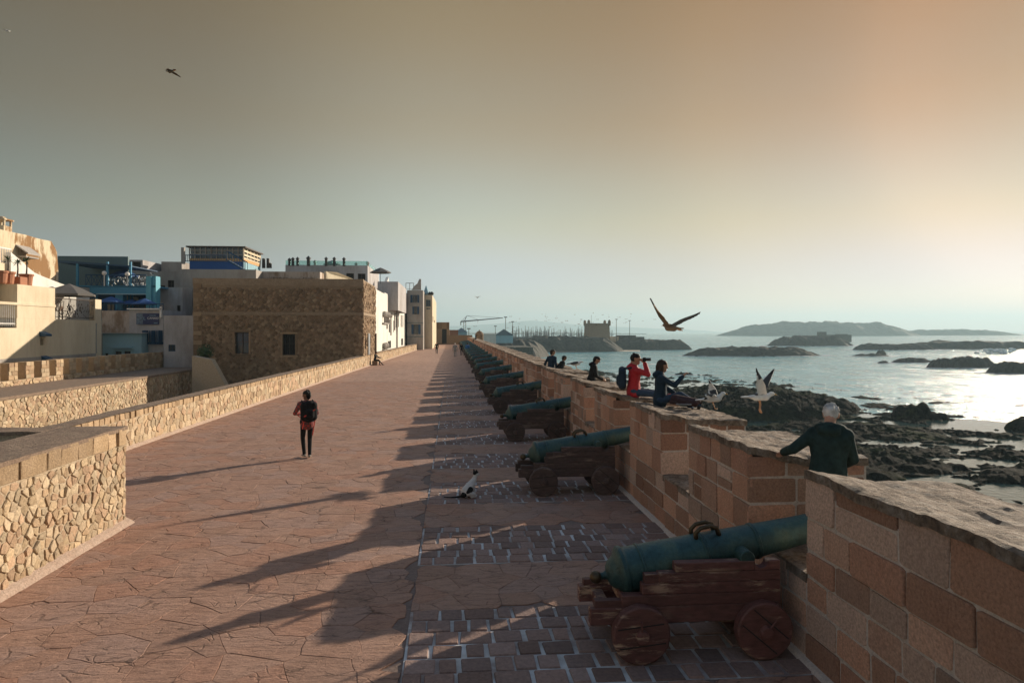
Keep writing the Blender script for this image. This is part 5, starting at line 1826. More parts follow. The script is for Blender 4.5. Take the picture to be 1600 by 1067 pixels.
# roofs behind the brown building
house('low_ruin_roof', 'peeling low wall with weeds right behind the brown building roof', 'wall', SX(402, 76), SX(500, 76), 76, 79, 4, SZ(450, 424.5, 76), M['peel_grey'])
m = MB(); r = random.Random(12)
for k in range(420):
    px = r.gauss(440, 14) if k % 3 else r.gauss(485, 10); x = SX(px, 75.7); z = SZ(px, 437, 75.7)
    h = r.uniform(.05, .38) * r.random() + .05; m.add([(x, 75.7 + r.uniform(-.5, .2), z - .2), (x + .03, 75.7, z - .2), (x + r.uniform(-.3, .3), 75.7 + r.uniform(-.3, .3), z + h)], [(0, 1, 2)])
m.build('dry_weeds', plain('dry_weed', (.16, .11, .06), .9), kind='stuff')
for (a, b, c, lab) in ((496, 540, 427, 'left sunlit sloping gable wall behind the brown building'), (522, 558, 424, 'right larger sunlit sloping gable wall behind the brown building')):
    Yq = 77 if a == 496 else 78.5
    m = MB(); x = SX(a, Yq)
    xx = SX(a + 2, Yq)
    m.extrude([(xx - 1.0, Yq, 4), (xx - 1.0, Yq, SZ(a, c, Yq)), (xx, Yq + 1.2, SZ(a, c, Yq)), (SX(b, Yq), Yq + 6.5, SZ(b, 437, Yq) ), (SX(b, Yq), Yq + 6.5, 4), (xx, Yq + 1.2, 4)][::1], (-.3, .2, 0))
    single(m.build('gable_wall', M['cream']), lab, 'wall')
# roof terrace with glass balustrade and chimney pillars
RY = 92
rt_ = house('balustrade_house', 'grey house whose roof terrace has a glass balustrade and stone pillars', 'house', SX(446, RY), SX(574.5, RY), RY, RY + 14, -3.6, SZ(510, 414.5, RY), M['lilacw'], s=[(541, 427, 553, 437, 'dark'), (559, 427.5, 571, 438, 'dark')])
m = MB(); z = SZ(510, 414.5, RY); zt2 = SZ(510, 407.5, RY)
g = MB(); g.box(SX(446, RY), SX(574, RY), RY + .1, RY + .14, z, zt2); g.box(SX(574, RY) - .14, SX(574, RY) - .1, RY + .2, RY + 12, z, zt2)
gm, gnt, gb = mat_base('green_glass'); gb.inputs['Base Color'].default_value = (.55, .8, .75, 1); gb.inputs['Transmission Weight'].default_value = .85; gb.inputs['Roughness'].default_value = .05; gb.inputs['IOR'].default_value = 1.1
g.build('glass_balustrade', gm, rt_)
for px, pt in ((452.3, 403), (457.7, 402), (465, 401.5), (482, 400), (488.5, 404.5), (509.7, 401.5), (522.3, 401.5), (537.5, 402), (554, 408), (572.5, 406.5)):
    m = MB(); pillar(m, SX(px, RY), RY + (.0 if pt < 404 else 1.5), z - .1, SZ(px, pt, RY), .17 if px != 482 else .22)
    m.build('pillar', M['dkmetal'] if pt < 404 else M['greyw'], rt_)
m = MB(); m.box(SX(448, RY - 3), SX(520, RY - 3), RY - 3, RY, 4, SZ(480, 425, RY - 3)); m.build('lower_room', M['greyw'], rt_)
parasol('closed top green parasol on the roof behind the glass balustrade', (SX(519, RY + 4), RY + 4, SZ(519, 409, RY) - 1.6), 2.2, 1.2, M['teal'])
# further town blocks so that the skyline is closed behind
house('back_house', 'grey flat roofed house deep behind the cafe', 'house', -62, -40, 84, 110, -3.6, 8.5, M['greyw'])
house('roof_terrace_block', 'pale block behind the white sea facing houses', 'house', -19, -8.9, 78, 118, -3.6, EZ(606, 462, WXF) - .5, M['lilacw'])
# ------------------------------------------------------------------ cannons
def paint_wood(name, paint, bare, chip=.5):
    m, nt, b = mat_base(name)
    n1 = noise(nt, 4.5, 8, .72, stretch=(.35, 1, 1.9))
    n2 = noise(nt, 26, 6, .7, stretch=(.3, 1, 1))
    n3 = noise(nt, 1.3, 3, .5)
    v = ramp(nt, n2, [(.3, (.55,) * 3), (.7, (1.25,) * 3)])
    c = mixc(nt, paint, v, 1.0, 'MULTIPLY')
    f = ramp(nt, n1, [(.575 - .05 * chip, (0, 0, 0)), (.61, (chip,) * 3)])
    g = ramp(nt, n3, [(.36, (0, 0, 0)), (.52, (1,) * 3)])
    f = mixc(nt, f, g, 1.0, 'MULTIPLY')
    c = mixc(nt, c, bare, f)
    pr = piece_random(nt)
    c = mixc(nt, c, ramp(nt, pr, [(0, (.75,) * 3), (1, (1.2,) * 3)]), 1.0, 'MULTIPLY')
    nt.links.new(c, b.inputs['Base Color'])
    b.inputs['Roughness'].default_value = .62
    b.inputs['Specular IOR Level'].default_value = .35
    bump(nt, b, [(n2, 1.0), (f, -.8)], .008)
    return m
M['carriage'] = paint_wood('worn_red_carriage_paint', (.15, .062, .050), (.60, .40, .27), .95)
M['carriage_b'] = paint_wood('worn_shaded_carriage_paint', (.085, .055, .048), (.28, .20, .15), .6)  # farther carriages: their difference in light is put into a greyer paint colour
def patina():
    m, nt, b = mat_base('green_bronze_patina')
    n1 = noise(nt, 3.2, 9, .72, stretch=(1, 1, .6))
    n2 = noise(nt, 30, 6, .7)
    c = ramp(nt, n1, [(.3, (.016, .040, .042)), (.47, (.028, .074, .074)), (.60, (.060, .105, .085)), (.74, (.080, .075, .048))])
    c = mixc(nt, c, ramp(nt, n2, [(.3, (.7,) * 3), (.7, (1.2,) * 3)]), 1.0, 'MULTIPLY')
    c = mixc(nt, c, ramp(nt, piece_random(nt), [(0, (.85,) * 3), (1, (1.15,) * 3)]), 1.0, 'MULTIPLY')
    nt.links.new(c, b.inputs['Base Color'])
    b.inputs['Roughness'].default_value = .42
    b.inputs['Metallic'].default_value = .35
    bump(nt, b, [(n2, 1.0), (n1, 1.0)], .007)
    nt.links.new(ramp(nt, n1, [(.35, (.30,) * 3), (.65, (.62,) * 3)]), b.inputs['Roughness'])
    return m
M['patina'] = patina()
M['bronze'] = plain('worn_bronze', (.08, .055, .03), .4, .6)

CX = 2.4
def make_cannon(label, group, carriage):
    root = thing('cannon', label, 'cannon', (0, 0, 0), group)
    X = lambda x: x - CX
    def cheek(y0, y1):
        prof = [(1.37, .36), (1.37, .53), (1.69, .53), (1.69, .65), (1.90, .65), (1.90, .76), (2.07, .76), (2.07, .865), (2.24, .865), (2.24, .96)]
        notch = [(3.145 + .065 * math.cos(math.pi * (1 - k / 8)), .965 - .065 * math.sin(math.pi * k / 8)) for k in range(9)]
        prof += notch + [(3.34, .965), (3.34, .37), (2.85, .37), (2.85, .355), (1.9, .355), (1.9, .36)]
        mb = MB()
        # built of stacked planks: each step its own plank with a thin seam
        n = len(prof)
        mb.extrude([(X(x), y0, z) for x, z in prof], (0, y1 - y0, 0))
        return mb
    # planks of each cheek
    for y0, y1 in ((-.36, -.25), (.25, .36)):
        zs = [(.362, .53, 1.37, 3.34), (.533, .648, 1.69, 3.342), (.651, .758, 1.90, 3.338), (.761, .863, 2.07, 3.341), (.866, .96, 2.24, 3.337)]
        mb = MB(); mb.box(X(1.42), X(3.32), y0 + .012, y1 - .012, .38, .60); mb.box(X(1.93), X(3.32), y0 + .012, y1 - .012, .60, .85)
        ck = mb.build('carriage_cheek', carriage, root, world=False)
        for i, (a, b, xa, xb) in enumerate(zs):
            m = MB()
            if i < 4: m.bbox(X(xa), X(xb), y0, y1, a, b, .008)
            else:
                m.bbox(X(xa), X(3.07), y0, y1, a, b, .008)
                m.bbox(X(3.21), X(xb), y0, y1, a, b, .008)
                arc = [(3.07, .868), (3.21, .868), (3.21, .945)] + [(3.14 + .07 * math.cos(math.pi * k / 8), .945 - .06 * math.sin(math.pi * k / 8)) for k in range(9)]
                m.extrude([(X(x), y0 + .001, z) for x, z in arc], (0, y1 - y0 - .002, 0))
            m.build('plank', carriage, ck, world=False, kind=None)
    m = MB(); m.bbox(X(1.5), X(1.62), -.25, .25, .38, .50, .008); m.bbox(X(2.95), X(3.07), -.25, .25, .40, .62, .008)
    m.build('transom', carriage, root, world=False, kind='stuff')
    m = MB(); m.bbox(X(1.72), X(2.05), -.2, .2, .50, .60, .01); m.build('stool_bed', carriage, root, world=False)
    wz = .293
    for ax in (1.86, 3.12):
        m = MB(); m.bbox(X(ax - .10), X(ax + .10), -.36, .36, wz - .09, .372, .012); m.tube((X(ax), -.52, wz), (X(ax), .52, wz), .055, .055, 12)
        m.build('axle', carriage, root, world=False)
        for s in (-1, 1):
            m = MB()
            y = s * .375
            N_ = 28; r = random.Random(int(ax * 10 + s))
            prof = [(0, .270), (.012, .288), (.105, .288), (.118, .272)]
            m.lathe(prof, (X(ax), y, wz), (0, s, 0), N_)
            w = m.build('wheel', carriage, root, world=False)
            w.location = (X(ax), y, wz)
            me = w.data
            a = np.empty(len(me.vertices) * 3); me.vertices.foreach_get('co', a); a = a.reshape(-1, 3) - np.array((X(ax), y, wz)); a[:, [0, 2]] *= (1 + .012 * np.sin(a[:, :1] * 37 + a[:, 2:] * 23 + ax))
            me.vertices.foreach_set('co', a.ravel()); me.update()
            w.rotation_euler = (0, (.3, 1.1)[ax > 2] + s * .4, 0)
            # planks of the solid wheel: seams as thin raised battens
            m = MB()
            for zoff in (-.095, .095):
                hw = math.sqrt(.27 ** 2 - zoff ** 2) - .02
                m.box(-hw, hw, s * .118 - .003, s * .118 + .0015, zoff - .006, zoff + .006)
            m.build('plank_seam', M['shade'], w, world=False, kind='stuff')
            m = MB(); m.lathe([(0, .07), (.02, .07), (.05, .058), (.055, .04)], (0, s * .116, 0), (0, s, 0), 14)
            m.tube((0, s * .15, -.02), (0, s * .15, .16), .012, .012, 5)
            m.build('hub', carriage, w, world=False)
    # barrel
    tilt = math.atan(.198)
    d = V3(math.cos(tilt), 0, math.sin(tilt))
    o = V3(X(1.5), 0, .715)
    prof = [(-.065, .005), (-.055, .035), (-.03, .058), (0, .068), (.03, .058), (.055, .038), (.085, .034), (.115, .05), (.13, .10), (.16, .14), (.20, .165), (.23, .20), (.245, .232), (.26, .25), (.275, .262), (.31, .262), (.322, .25), (.335, .242), (.36, .238), (.47, .234), (.478, .246), (.50, .246), (.508, .233), (1.15, .208), (1.158, .218), (1.185, .218), (1.193, .205), (1.72, .178), (1.728, .19), (1.76, .19), (1.768, .176), (2.25, .152), (2.40, .150), (2.46, .16), (2.50, .165), (2.52, .15), (2.515, .08), (2.3, .075)]
    m = MB(); m.lathe(prof, o, d, 40)
    br = m.build('barrel', M['patina'], root, smooth=True, world=False)
    es = br.modifiers.new('edges', 'EDGE_SPLIT'); es.split_angle = R(38)
    m = MB(); m.lathe([(-.068, .004), (-.055, .037), (-.03, .060), (0, .070), (.03, .060), (.052, .042)], o, d, 18)
    m.build('cascabel_knob', M['bronze'], br, smooth=True, world=False)
    up = V3(-math.sin(tilt), 0, math.cos(tilt))
    for s in (-1, 1):
        c = o + d * 1.52; tr = V3(0, s, 0)
        m = MB(); m.lathe([(.10, .085), (.345, .08), (.352, .07)], c - up * .03, tr, 18)
        m.build('trunnion', M['patina'], br, smooth=False, world=False)
        m = MB()
        cc = o + d * 1.23 + V3(0, s * .075, 0)
        pts_ = [cc + up * .16 - d * .12, cc + up * .245 - d * .11, cc + up * .285 - d * .05, cc + up * .285 + d * .06, cc + up * .25 + d * .12, cc + up * .16 + d * .135]
        m.path(pts_, [.028, .025, .023, .023, .025, .028], 8)
        m.build('lifting_handle', M['bronze'], br, smooth=True, world=False)
    m = MB(); m.box(X(1.98), X(2.0), -.02, .02, 0, .01)
    return root
ordinals = ['', 'second', 'third', 'fourth', 'fifth', 'sixth', 'seventh', 'eighth', 'ninth', 'tenth', 'eleventh', 'twelfth', 'thirteenth', 'fourteenth', 'fifteenth', 'sixteenth', 'seventeenth', 'eighteenth', 'nineteenth', 'twentieth', 'twenty-first', 'twenty-second', 'twenty-third']
GRP = 'old bronze cannons along the rampart'
c1 = make_cannon('nearest green bronze cannon on a chipped dark red wooden carriage', GRP, M['carriage'])
c1.location = (CX, 7.16, 0)
proto = make_cannon('second green bronze cannon from the camera, on a dark carriage beside the cat', GRP, M['carriage_b'])
cmap = children_map()
rc = random.Random(21)
ks = [0] + [2 * i for i in range(1, 22) if E0 + EP * 2 * i < YEND - 6]
for i, k in enumerate(ks):
    if i == 0: continue
    c = proto if i == 1 else copy_tree(proto, cmap)
    c.location = (CX + rc.uniform(-.08, .08), E0 + EP * k - .1 + rc.uniform(-.1, .1), 0)
    c.rotation_euler = (0, 0, rc.uniform(-.03, .03))
    if i >= 2:
        c['label'] = ordinals[i] + ' green bronze cannon from the camera along the rampart, on its dark carriage'
if True:
    pass

# ------------------------------------------------------------------ living figures: one skin grown round tapered limbs
def cap(p0, p1, r0, r1=None, m=0, flat=None, f=1.0):
    return dict(p0=np.asarray(p0, float), p1=np.asarray(p1, float), r0=r0, r1=r0 if r1 is None else r1, m=m, flat=None if flat is None else np.asarray(flat, float), f=f)

def frame_of(c):
    d = c['p1'] - c['p0']
    L = np.linalg.norm(d)
    d = d / L if L > 1e-6 else V3(0, 0, 1)
    ref = c['flat'] if c['flat'] is not None else (V3(0, 0, 1) if abs(d[2]) < .9 else V3(1, 0, 0))
    a = ref - d * np.dot(ref, d)
    if np.linalg.norm(a) < 1e-5:
        a = np.cross(d, (0.3, .8, .1))
    a = nrm(a)
    return d, L, a, np.cross(d, a)

def skin(name, prims, mats, voxel, smooth=3, fac=.5):
    mb = MB()
    n = 14
    for c in prims:
        d, L, a, b = frame_of(c)
        P = []
        rings = []
        for k in range(1, 5):
            t = math.pi / 2 * k / 4
            rings.append((c['p0'] - d * c['r0'] * math.cos(t), c['r0'] * math.sin(t)))
        for k in range(0, 4):
            t = math.pi / 2 * k / 4
            rings.append((c['p1'] + d * c['r1'] * math.sin(t), c['r1'] * math.cos(t)))
        P.append(c['p0'] - d * c['r0'])
        for q, r in rings:
            for i in range(n):
                t = 2 * math.pi * i / n
                P.append(q + r * (c['f'] * math.cos(t) * a + math.sin(t) * b))
        P.append(c['p1'] + d * c['r1'])
        m = len(rings)
        F = [(0, 1 + (i + 1) % n, 1 + i) for i in range(n)]
        for k in range(m - 1):
            F += [(1 + k * n + i, 1 + k * n + (i + 1) % n, 1 + (k + 1) * n + (i + 1) % n, 1 + (k + 1) * n + i) for i in range(n)]
        e = len(P) - 1
        F += [(e, 1 + (m - 1) * n + i, 1 + (m - 1) * n + (i + 1) % n) for i in range(n)]
        mb.add(P, F)
    me = bpy.data.meshes.new('tmp')
    me.from_pydata(mb.v, [], mb.f)
    o = bpy.data.objects.new('tmp', me)
    COL.objects.link(o)
    md = o.modifiers.new('r', 'REMESH'); md.mode = 'VOXEL'; md.voxel_size = voxel; md.use_smooth_shade = True
    ms = o.modifiers.new('s', 'SMOOTH'); ms.factor = fac; ms.iterations = smooth
    dg = bpy.context.evaluated_depsgraph_get()
    new = bpy.data.meshes.new_from_object(o.evaluated_get(dg))
    bpy.data.objects.remove(o)
    bpy.data.meshes.remove(me)
    new.name = name
    new.materials.clear()
    for m in mats: new.materials.append(m)
    nf = len(new.polygons)
    C = np.empty(nf * 3); new.polygons.foreach_get('center', C); C = C.reshape(-1, 3)
    best = np.full(nf, 1e9); mi = np.zeros(nf, int)
    for c in prims:
        d, L, a, b = frame_of(c)
        q = C - c['p0']
        t = np.clip(q @ d / max(L, 1e-6), 0, 1)
        w = q - np.outer(t * L, d)
        dist = np.sqrt((w @ a / c['f']) ** 2 + (w @ b) ** 2 + (w @ d) ** 2) - (c['r0'] + (c['r1'] - c['r0']) * t)
        k = dist < best
        best[k] = dist[k]; mi[k] = c['m']
    new.polygons.foreach_set('material_index', mi)
    new.polygons.foreach_set('use_smooth', [True] * nf)
    new.update()
    o = bpy.data.objects.new(name, new)
    COL.objects.link(o)
    return o

def cloth(name, col, var=.2, rough=.85):
    m, nt, b = mat_base(name)
    n = noise(nt, 14, 5, .6); n2 = noise(nt, 120, 2, .5)
    c = ramp(nt, n, [(.3, tuple(x * (1 - var) for x in col)), (.7, tuple(x * (1 + var) for x in col))])
    nt.links.new(c, b.inputs['Base Color']); b.inputs['Roughness'].default_value = rough
    b.inputs['Specular IOR Level'].default_value = .2
    bump(nt, b, [(n, 1.0), (n2, .1)], .02, .6)
    return m
def plaid():
    m, nt, b = mat_base('red_plaid_cloth')
    g = nt.nodes.new('ShaderNodeNewGeometry').outputs['Position']
    ch = nd(nt, 'ShaderNodeTexChecker'); ch.inputs['Scale'].default_value = 16
    ch.inputs['Color1'].default_value = (.34, .06, .05, 1); ch.inputs['Color2'].default_value = (.07, .055, .06, 1)
    nt.links.new(g, ch.inputs['Vector']); nt.links.new(ch.outputs['Color'], b.inputs['Base Color']); b.inputs['Roughness'].default_value = .9
    return m
SK = [cloth('skin_tan', (.42, .22, .14), .1, .5), cloth('skin_fair', (.50, .27, .19), .1, .5), cloth('skin_brown', (.22, .11, .07), .1, .5)]
HAIR = {'black': cloth('black_hair', (.015, .012, .010), .3, .6), 'brown': cloth('dark_brown_hair', (.035, .02, .013), .3, .6), 'white': cloth('white_hair', (.50, .47, .44), .45, .8), 'blond': cloth('fair_hair', (.35, .25, .14), .2, .7)}
CL = {'dgreen': cloth('dark_green_jacket', (.018, .036, .034), .35), 'red': cloth('red_jacket', (.42, .022, .03), .15, .6), 'navy': cloth('navy_jacket', (.018, .035, .055)), 'jeans': cloth('blue_jeans', (.035, .06, .10)), 'black': cloth('black_cloth', (.012, .012, .013)), 'plaid': plaid(), 'grey': cloth('grey_cloth', (.22, .22, .22)), 'maroon': cloth('maroon_cloth', (.055, .03, .032)), 'blue': cloth('bright_blue_jacket', (.03, .12, .30)), 'white': cloth('white_cloth', (.6, .6, .58)), 'shoe': cloth('dark_shoe', (.03, .025, .02)), 'paleshoe': cloth('pale_shoe', (.35, .3, .25)), 'eye': M['shade'], 'strap': cloth('orange_red_strap', (.55, .06, .04))}

def ik(a, t, l1, l2, hint):
    a, t = np.asarray(a, float), np.asarray(t, float)
    d = t - a
    L = np.linalg.norm(d)
    L2 = min(L, (l1 + l2) * .998)
    dn = d / (L + 1e-9)
    t = a + dn * L2
    x = (l1 * l1 - l2 * l2 + L2 * L2) / (2 * L2)
    h = math.sqrt(max(0, l1 * l1 - x * x))
    hn = np.asarray(hint, float)
    hn = nrm(hn - dn * np.dot(hn, dn))
    return a + dn * x + hn * h, t

def human(name, label, loc, face, skinm, hair, top, bottom, shoe, h=1.75, pelvis=None, lean=0.0, side=0.0, head=(0, 0), handL=None, handR=None, footL=None, footR=None, kneeL=None, kneeR=None, elbL=None, elbR=None, bulk=1.0, hood=False, longhair=False, hairstyle='short', voxel=.011, group=None, female=False, cap_hat=False, shoulders=None, hem=True):
    """local axes: f forward, l left, u up (metres at 1.75 m tall). face: azimuth in degrees, 0 = +X, counter-clockwise"""
    s = h / 1.75
    az = R(face)
    Fv = V3(math.cos(az), math.sin(az), 0); Lv = V3(-math.sin(az), math.cos(az), 0); Uv = V3(0, 0, 1)
    loc = np.asarray(loc, float)
    T = lambda f, l, u: (Fv * f + Lv * l + Uv * u) * s
    pel = T(*(pelvis or (0, 0, .93)))
    spine = nrm(T(math.sin(lean), math.sin(side), math.cos(lean)))
    fl = nrm(Fv - spine * np.dot(Fv, spine))
    chest = pel + spine * .36 * s
    neck = pel + spine * .52 * s
    shw = shoulders or (.185 if not female else .165)
    hipw = .09
    M0 = dict(skin=0, hair=1, top=2, bot=3, shoe=4, eye=5)
    P = []
    B = bulk
    # torso
    P.append(cap(pel - Lv * .06 * s, pel + Lv * .06 * s, .125 * s * (1 + (B - 1) * .5), None, 3, fl, .85))
    P.append(cap(pel + spine * .06 * s, pel + spine * .24 * s, .150 * s * B, .150 * s * B, 2, fl, .74))
    P.append(cap(pel + spine * .20 * s, chest, .150 * s * B, .172 * s * B, 2, fl, .70))
    P.append(cap(chest - Lv * .09 * s + spine * .04 * s, chest + Lv * .09 * s + spine * .04 * s, .115 * s * B, None, 2, fl, .92))
    if hem: P.append(cap(pel - spine * .03 * s, pel + spine * .10 * s, .165 * s * B, .155 * s * B, 2, fl, .80))
    sh = {}
    for k, sg in (('L', 1), ('R', -1)):
        sh[k] = neck - spine * .055 * s + Lv * sg * shw * s
        P.append(cap(neck - spine * .02 * s + Lv * sg * .04 * s, sh[k], .062 * s * B, .068 * s * B, 2))
    # neck and head
    yaw, pitch = R(head[0]), R(head[1])
    hf0 = Fv * math.cos(yaw) + Lv * math.sin(yaw)
    hu = nrm(spine * .4 + Uv * .6)
    hf = nrm(hf0 * math.cos(pitch) - hu * math.sin(pitch)); hu = nrm(hu * math.cos(pitch) + hf0 * math.sin(pitch))
    hl = np.cross(hu, hf)
    base = neck + spine * .03 * s
    hc = base + nrm(spine * .6 + hu * .4) * .135 * s + hf * .015 * s
    P.append(cap(neck - spine * .02 * s, base + hu * .06 * s, .056 * s, .052 * s, 0))
    H = lambda a, b, c: hc + (hf * a + hl * b + hu * c) * s
    P.append(cap(H(-.02, 0, .025), H(.02, 0, .025), .088 * s, .085 * s, 0, hl, .88))
    P.append(cap(H(.025, 0, -.03), H(.05, 0, -.075), .062 * s, .036 * s, 0, hl, .95))
    P.append(cap(H(.088, 0, .012), H(.112, 0, -.018), .010 * s, .015 * s, 0))
    P.append(cap(H(.086, -.03, .035), H(.086, .03, .035), .012 * s, None, 0))
    P.append(cap(H(.082, -.018, -.058), H(.082, .018, -.058), .009 * s, None, 0))
    for sg in (-1, 1):
        P.append(cap(H(-.005, sg * .080, -.015), H(-.012, sg * .086, .022), .016 * s, .02 * s, 0, hl, .5))
        P.append(cap(H(.083, sg * .032, .016), H(.085, sg * .034, .016), .011 * s, None, 5))
    # hair
    if hairstyle != 'none':
        P.append(cap(H(-.035, 0, .035), H(.015, 0, .055), .092 * s, .083 * s, 1, hl, .9))
        P.append(cap(H(-.055, 0, .0), H(-.05, 0, -.045), .075 * s, .058 * s, 1, hl, .95))
        if hairstyle == 'crop':
            P = P[:-1]
            P.append(cap(H(-.05, 0, .02), H(-.04, 0, .0), .072 * s, .064 * s, 1, hl, .95))
            P.append(cap(H(-.055, 0, -.05), neck - fl * .01 * s, .060 * s, .060 * s, 0, hl, .95))
    rh = random.Random(int(h * 100) + len(label))
    for q in range(46 if voxel < .012 else 0):
        a_, e_ = rh.uniform(0, 6.28), rh.uniform(.05, 1.45)
        d_ = (-math.cos(e_) * abs(math.cos(a_)) * (1 if rh.random() < .8 else -.8), math.cos(e_) * math.sin(a_), math.sin(e_))
        c0 = H(-.012 + d_[0] * .088, d_[1] * .080, .045 + d_[2] * .086)
        tip = H(-.012 + d_[0] * .098 - .008, d_[1] * .089, .045 + d_[2] * .097 + rh.uniform(-.008, .006))
        P.append(cap(c0, tip + (tip - c0) * .8, .015 * s, .008 * s, 1))
    if longhair:
        for sg in (-1, 1): P.append(cap(H(-.02, sg * .07, .02), H(-.01, sg * .075, -.12), .045 * s, .04 * s, 1))
        P.append(cap(H(-.07, 0, .0), H(-.075, 0, -.15), .075 * s, .06 * s, 1, hl, 1.1))
    if hood:
        for q in range(9):
            t = math.pi * (.0 + 1.0 * q / 8)
            a = neck + (-fl * math.sin(t) * .085 + Lv * math.cos(t) * .10) * s * B + spine * (.02 + .02 * math.sin(t)) * s
            t2 = math.pi * (q + 1) / 8
            b = neck + (-fl * math.sin(t2) * .085 + Lv * math.cos(t2) * .10) * s * B + spine * (.02 + .02 * math.sin(t2)) * s
            if q < 8: P.append(cap(a, b, .046 * s, None, 2))
        P.append(cap(neck - fl * .125 * s + Lv * .07 * s - spine * .01 * s, neck - fl * .125 * s - Lv * .07 * s - spine * .01 * s, .06 * s, None, 2))
    # arms
    for k, sg, hand, elb in (('L', 1, handL, elbL), ('R', -1, handR, elbR)):
        tgt = T(*(hand or (.06, sg * .27, .86))) if hand is None or pelvis is None else T(*hand)
        hint = T(*(elb or (-.6, sg * .6, -.4)))
        e, w = ik(sh[k], tgt, .30 * s, .265 * s, hint)
        P.append(cap(sh[k], e, .060 * s * B, .047 * s * B, 2))
        P.append(cap(e, w - nrm(w - e) * .015 * s, .048 * s * B, .038 * s * B, 2))
        hd = nrm(w - e)
        pn = nrm(np.cross(hd, Uv) if abs(hd[2]) < .9 else Lv)       # across the palm
        dn = nrm(np.cross(pn, hd))
        if dn[2] > 0: dn = -dn
        P.append(cap(w, w + hd * .075 * s, .030 * s, .038 * s, 0, dn, .55))
        for q in range(4):
            off = (q - 1.5) * .021
            Lf = (.062, .075, .070, .055)[q]
            a = w + (hd * .095 + pn * off) * s
            b = a + (hd * .8 + dn * .35) * Lf * .55 * s
            c = b + (hd * .35 + dn * .85) * Lf * .5 * s
            P.append(cap(a, b, .0105 * s, .0095 * s, 0)); P.append(cap(b, c, .0095 * s, .008 * s, 0))
        th = w + (hd * .03 + pn * .03 * sg) * s
        b = th + (hd * .6 + pn * .7 * sg + dn * .2) * .045 * s
        P.append(cap(th, b, .013 * s, .011 * s, 0)); P.append(cap(b, b + (hd * .9 + dn * .4) * .032 * s, .011 * s, .009 * s, 0))
    # legs
    for k, sg, foot, knee in (('L', 1, footL, kneeL), ('R', -1, footR, kneeR)):
        hp = pel + Lv * sg * hipw * s - spine * .02 * s
        ft = T(*(foot or (0, sg * .10, .075)))
        hint = T(*(knee or (1, sg * .1, .2)))
        kn, an = ik(hp, ft, .44 * s, .43 * s, hint)
        P.append(cap(hp, kn, .088 * s, .060 * s, 3))
        P.append(cap(kn, an, .060 * s, .045 * s, 3))
        toe = nrm(Fv + Lv * sg * .2)
        shin = nrm(an - kn)
        if abs(shin[2]) < .6: toe = nrm(Uv * .9 + shin * .3)
        P.append(cap(an - shin * .0 - toe * .04 * s - Uv * .03 * s, an + toe * .14 * s - Uv * .04 * s, .042 * s, .034 * s, 4, Uv if abs(toe[2]) < .5 else Fv, .8))
    o = skin(name, P, [skinm, hair, top, bottom, shoe, CL['eye']], voxel)
    o.location = loc
    tag(o, label, 'person', group)
    return o, dict(F=Fv, L=Lv, U=Uv, s=s, loc=loc, pel=loc + pel, chest=loc + chest, neck=loc + neck, spine=spine, fl=fl, hc=loc + hc, hf=hf)

def pack(name, label, c, fl, Lv, up, w, hgt, d, mat, cat='backpack', straps=None):
    P = []
    for a in (-1, 1):
        for b in (-1, 1):
            P.append(cap(c + Lv * a * w * .32 + up * b * hgt * .3, c + Lv * a * w * .32 - up * b * hgt * .05, d * .5, None, 0))
    P.append(cap(c - up * hgt * .36, c + up * hgt * .36, d * .55, d * .5, 0, Lv, 1.4))
    P.append(cap(c - fl * d * .45 - up * hgt * .25, c - fl * d * .45, d * .35, None, 0, Lv, 1.7))
    if straps:
        for sg in (-1, 1):
            a = c + Lv * sg * w * .38 + up * hgt * .45 + fl * d * .4
            P.append(cap(a, a + fl * d * .9 + up * .03, .022, None, 0))
        for (p, q) in straps:
            P.append(cap(c + Lv * p[0] + up * p[1] - fl * p[2], c + Lv * q[0] + up * q[1] - fl * q[2], .014, None, 1))
    o = skin(name, P, [mat, CL['strap']], .011, 2)
    m = o
    return single(o, label, cat)

# backpacker walking away on the sunny side
bp, J = human('person', 'standing person with black backpack and red plaid jacket, head turned left, in the sun', (-3.77, 18.39, .012), 112, SK[2], HAIR['black'], CL['plaid'], CL['black'], CL['paleshoe'],
              h=1.74, head=(52, 4), handL=(.26, .06, 1.12), handR=(.24, -.05, 1.08), elbL=(-.1, 1, -.5), elbR=(-.1, -1, -.5), footL=(.07, .06, .075), footR=(-.07, -.05, .075), bulk=1.12, voxel=.010)
pack('backpack', 'black backpack with orange red straps on the standing person', J['chest'] - J['fl'] * .245 - J['U'] * .06, J['fl'], J['L'], J['U'], .36, .50, .20, CL['black'],
     straps=[((-.17, -.22, -.02), (.2, -.20, -.02)), ((-.16, -.20, .0), (-.10, -.62, -.05)), ((.12, -.2, 0), (.16, -.45, -.04)), ((-.12, .05, .13), (.14, -.12, .12)), ((.14, -.2, .0), (.24, -.12, -.2))])

# couple with the camera, on the wall
seat = 1.86
rm, J = human('person', 'seated person in red jacket holding a camera to the face on the rampart wall', (4.02, 15.12, seat), -14, SK[0], HAIR['black'], CL['red'], CL['jeans'], CL['shoe'],
              h=1.78, pelvis=(0, 0, .10), lean=.06, head=(-4, -2), handR=(.25, -.05, .705), handL=(.24, .04, .70), elbR=(.2, -.5, -1), elbL=(.2, .5, -1),
              footR=(.62, -.14, -.34), footL=(.66, .10, -.30), kneeR=(.6, -.1, 1), kneeL=(.6, .1, 1), bulk=1.16, hood=True, hairstyle='crop')
pack('backpack', 'dark backpack worn by the seated person in the red jacket', J['chest'] - J['fl'] * .27 - J['U'] * .09, J['fl'], J['L'], J['U'], .34, .48, .17, CL['navy'], straps=[((.1, -.2, -.1), (.16, -.24, -.2))])
cm = MB(); cpos = J['hc'] + J['hf'] * .185 - V3(0, 0, .0)
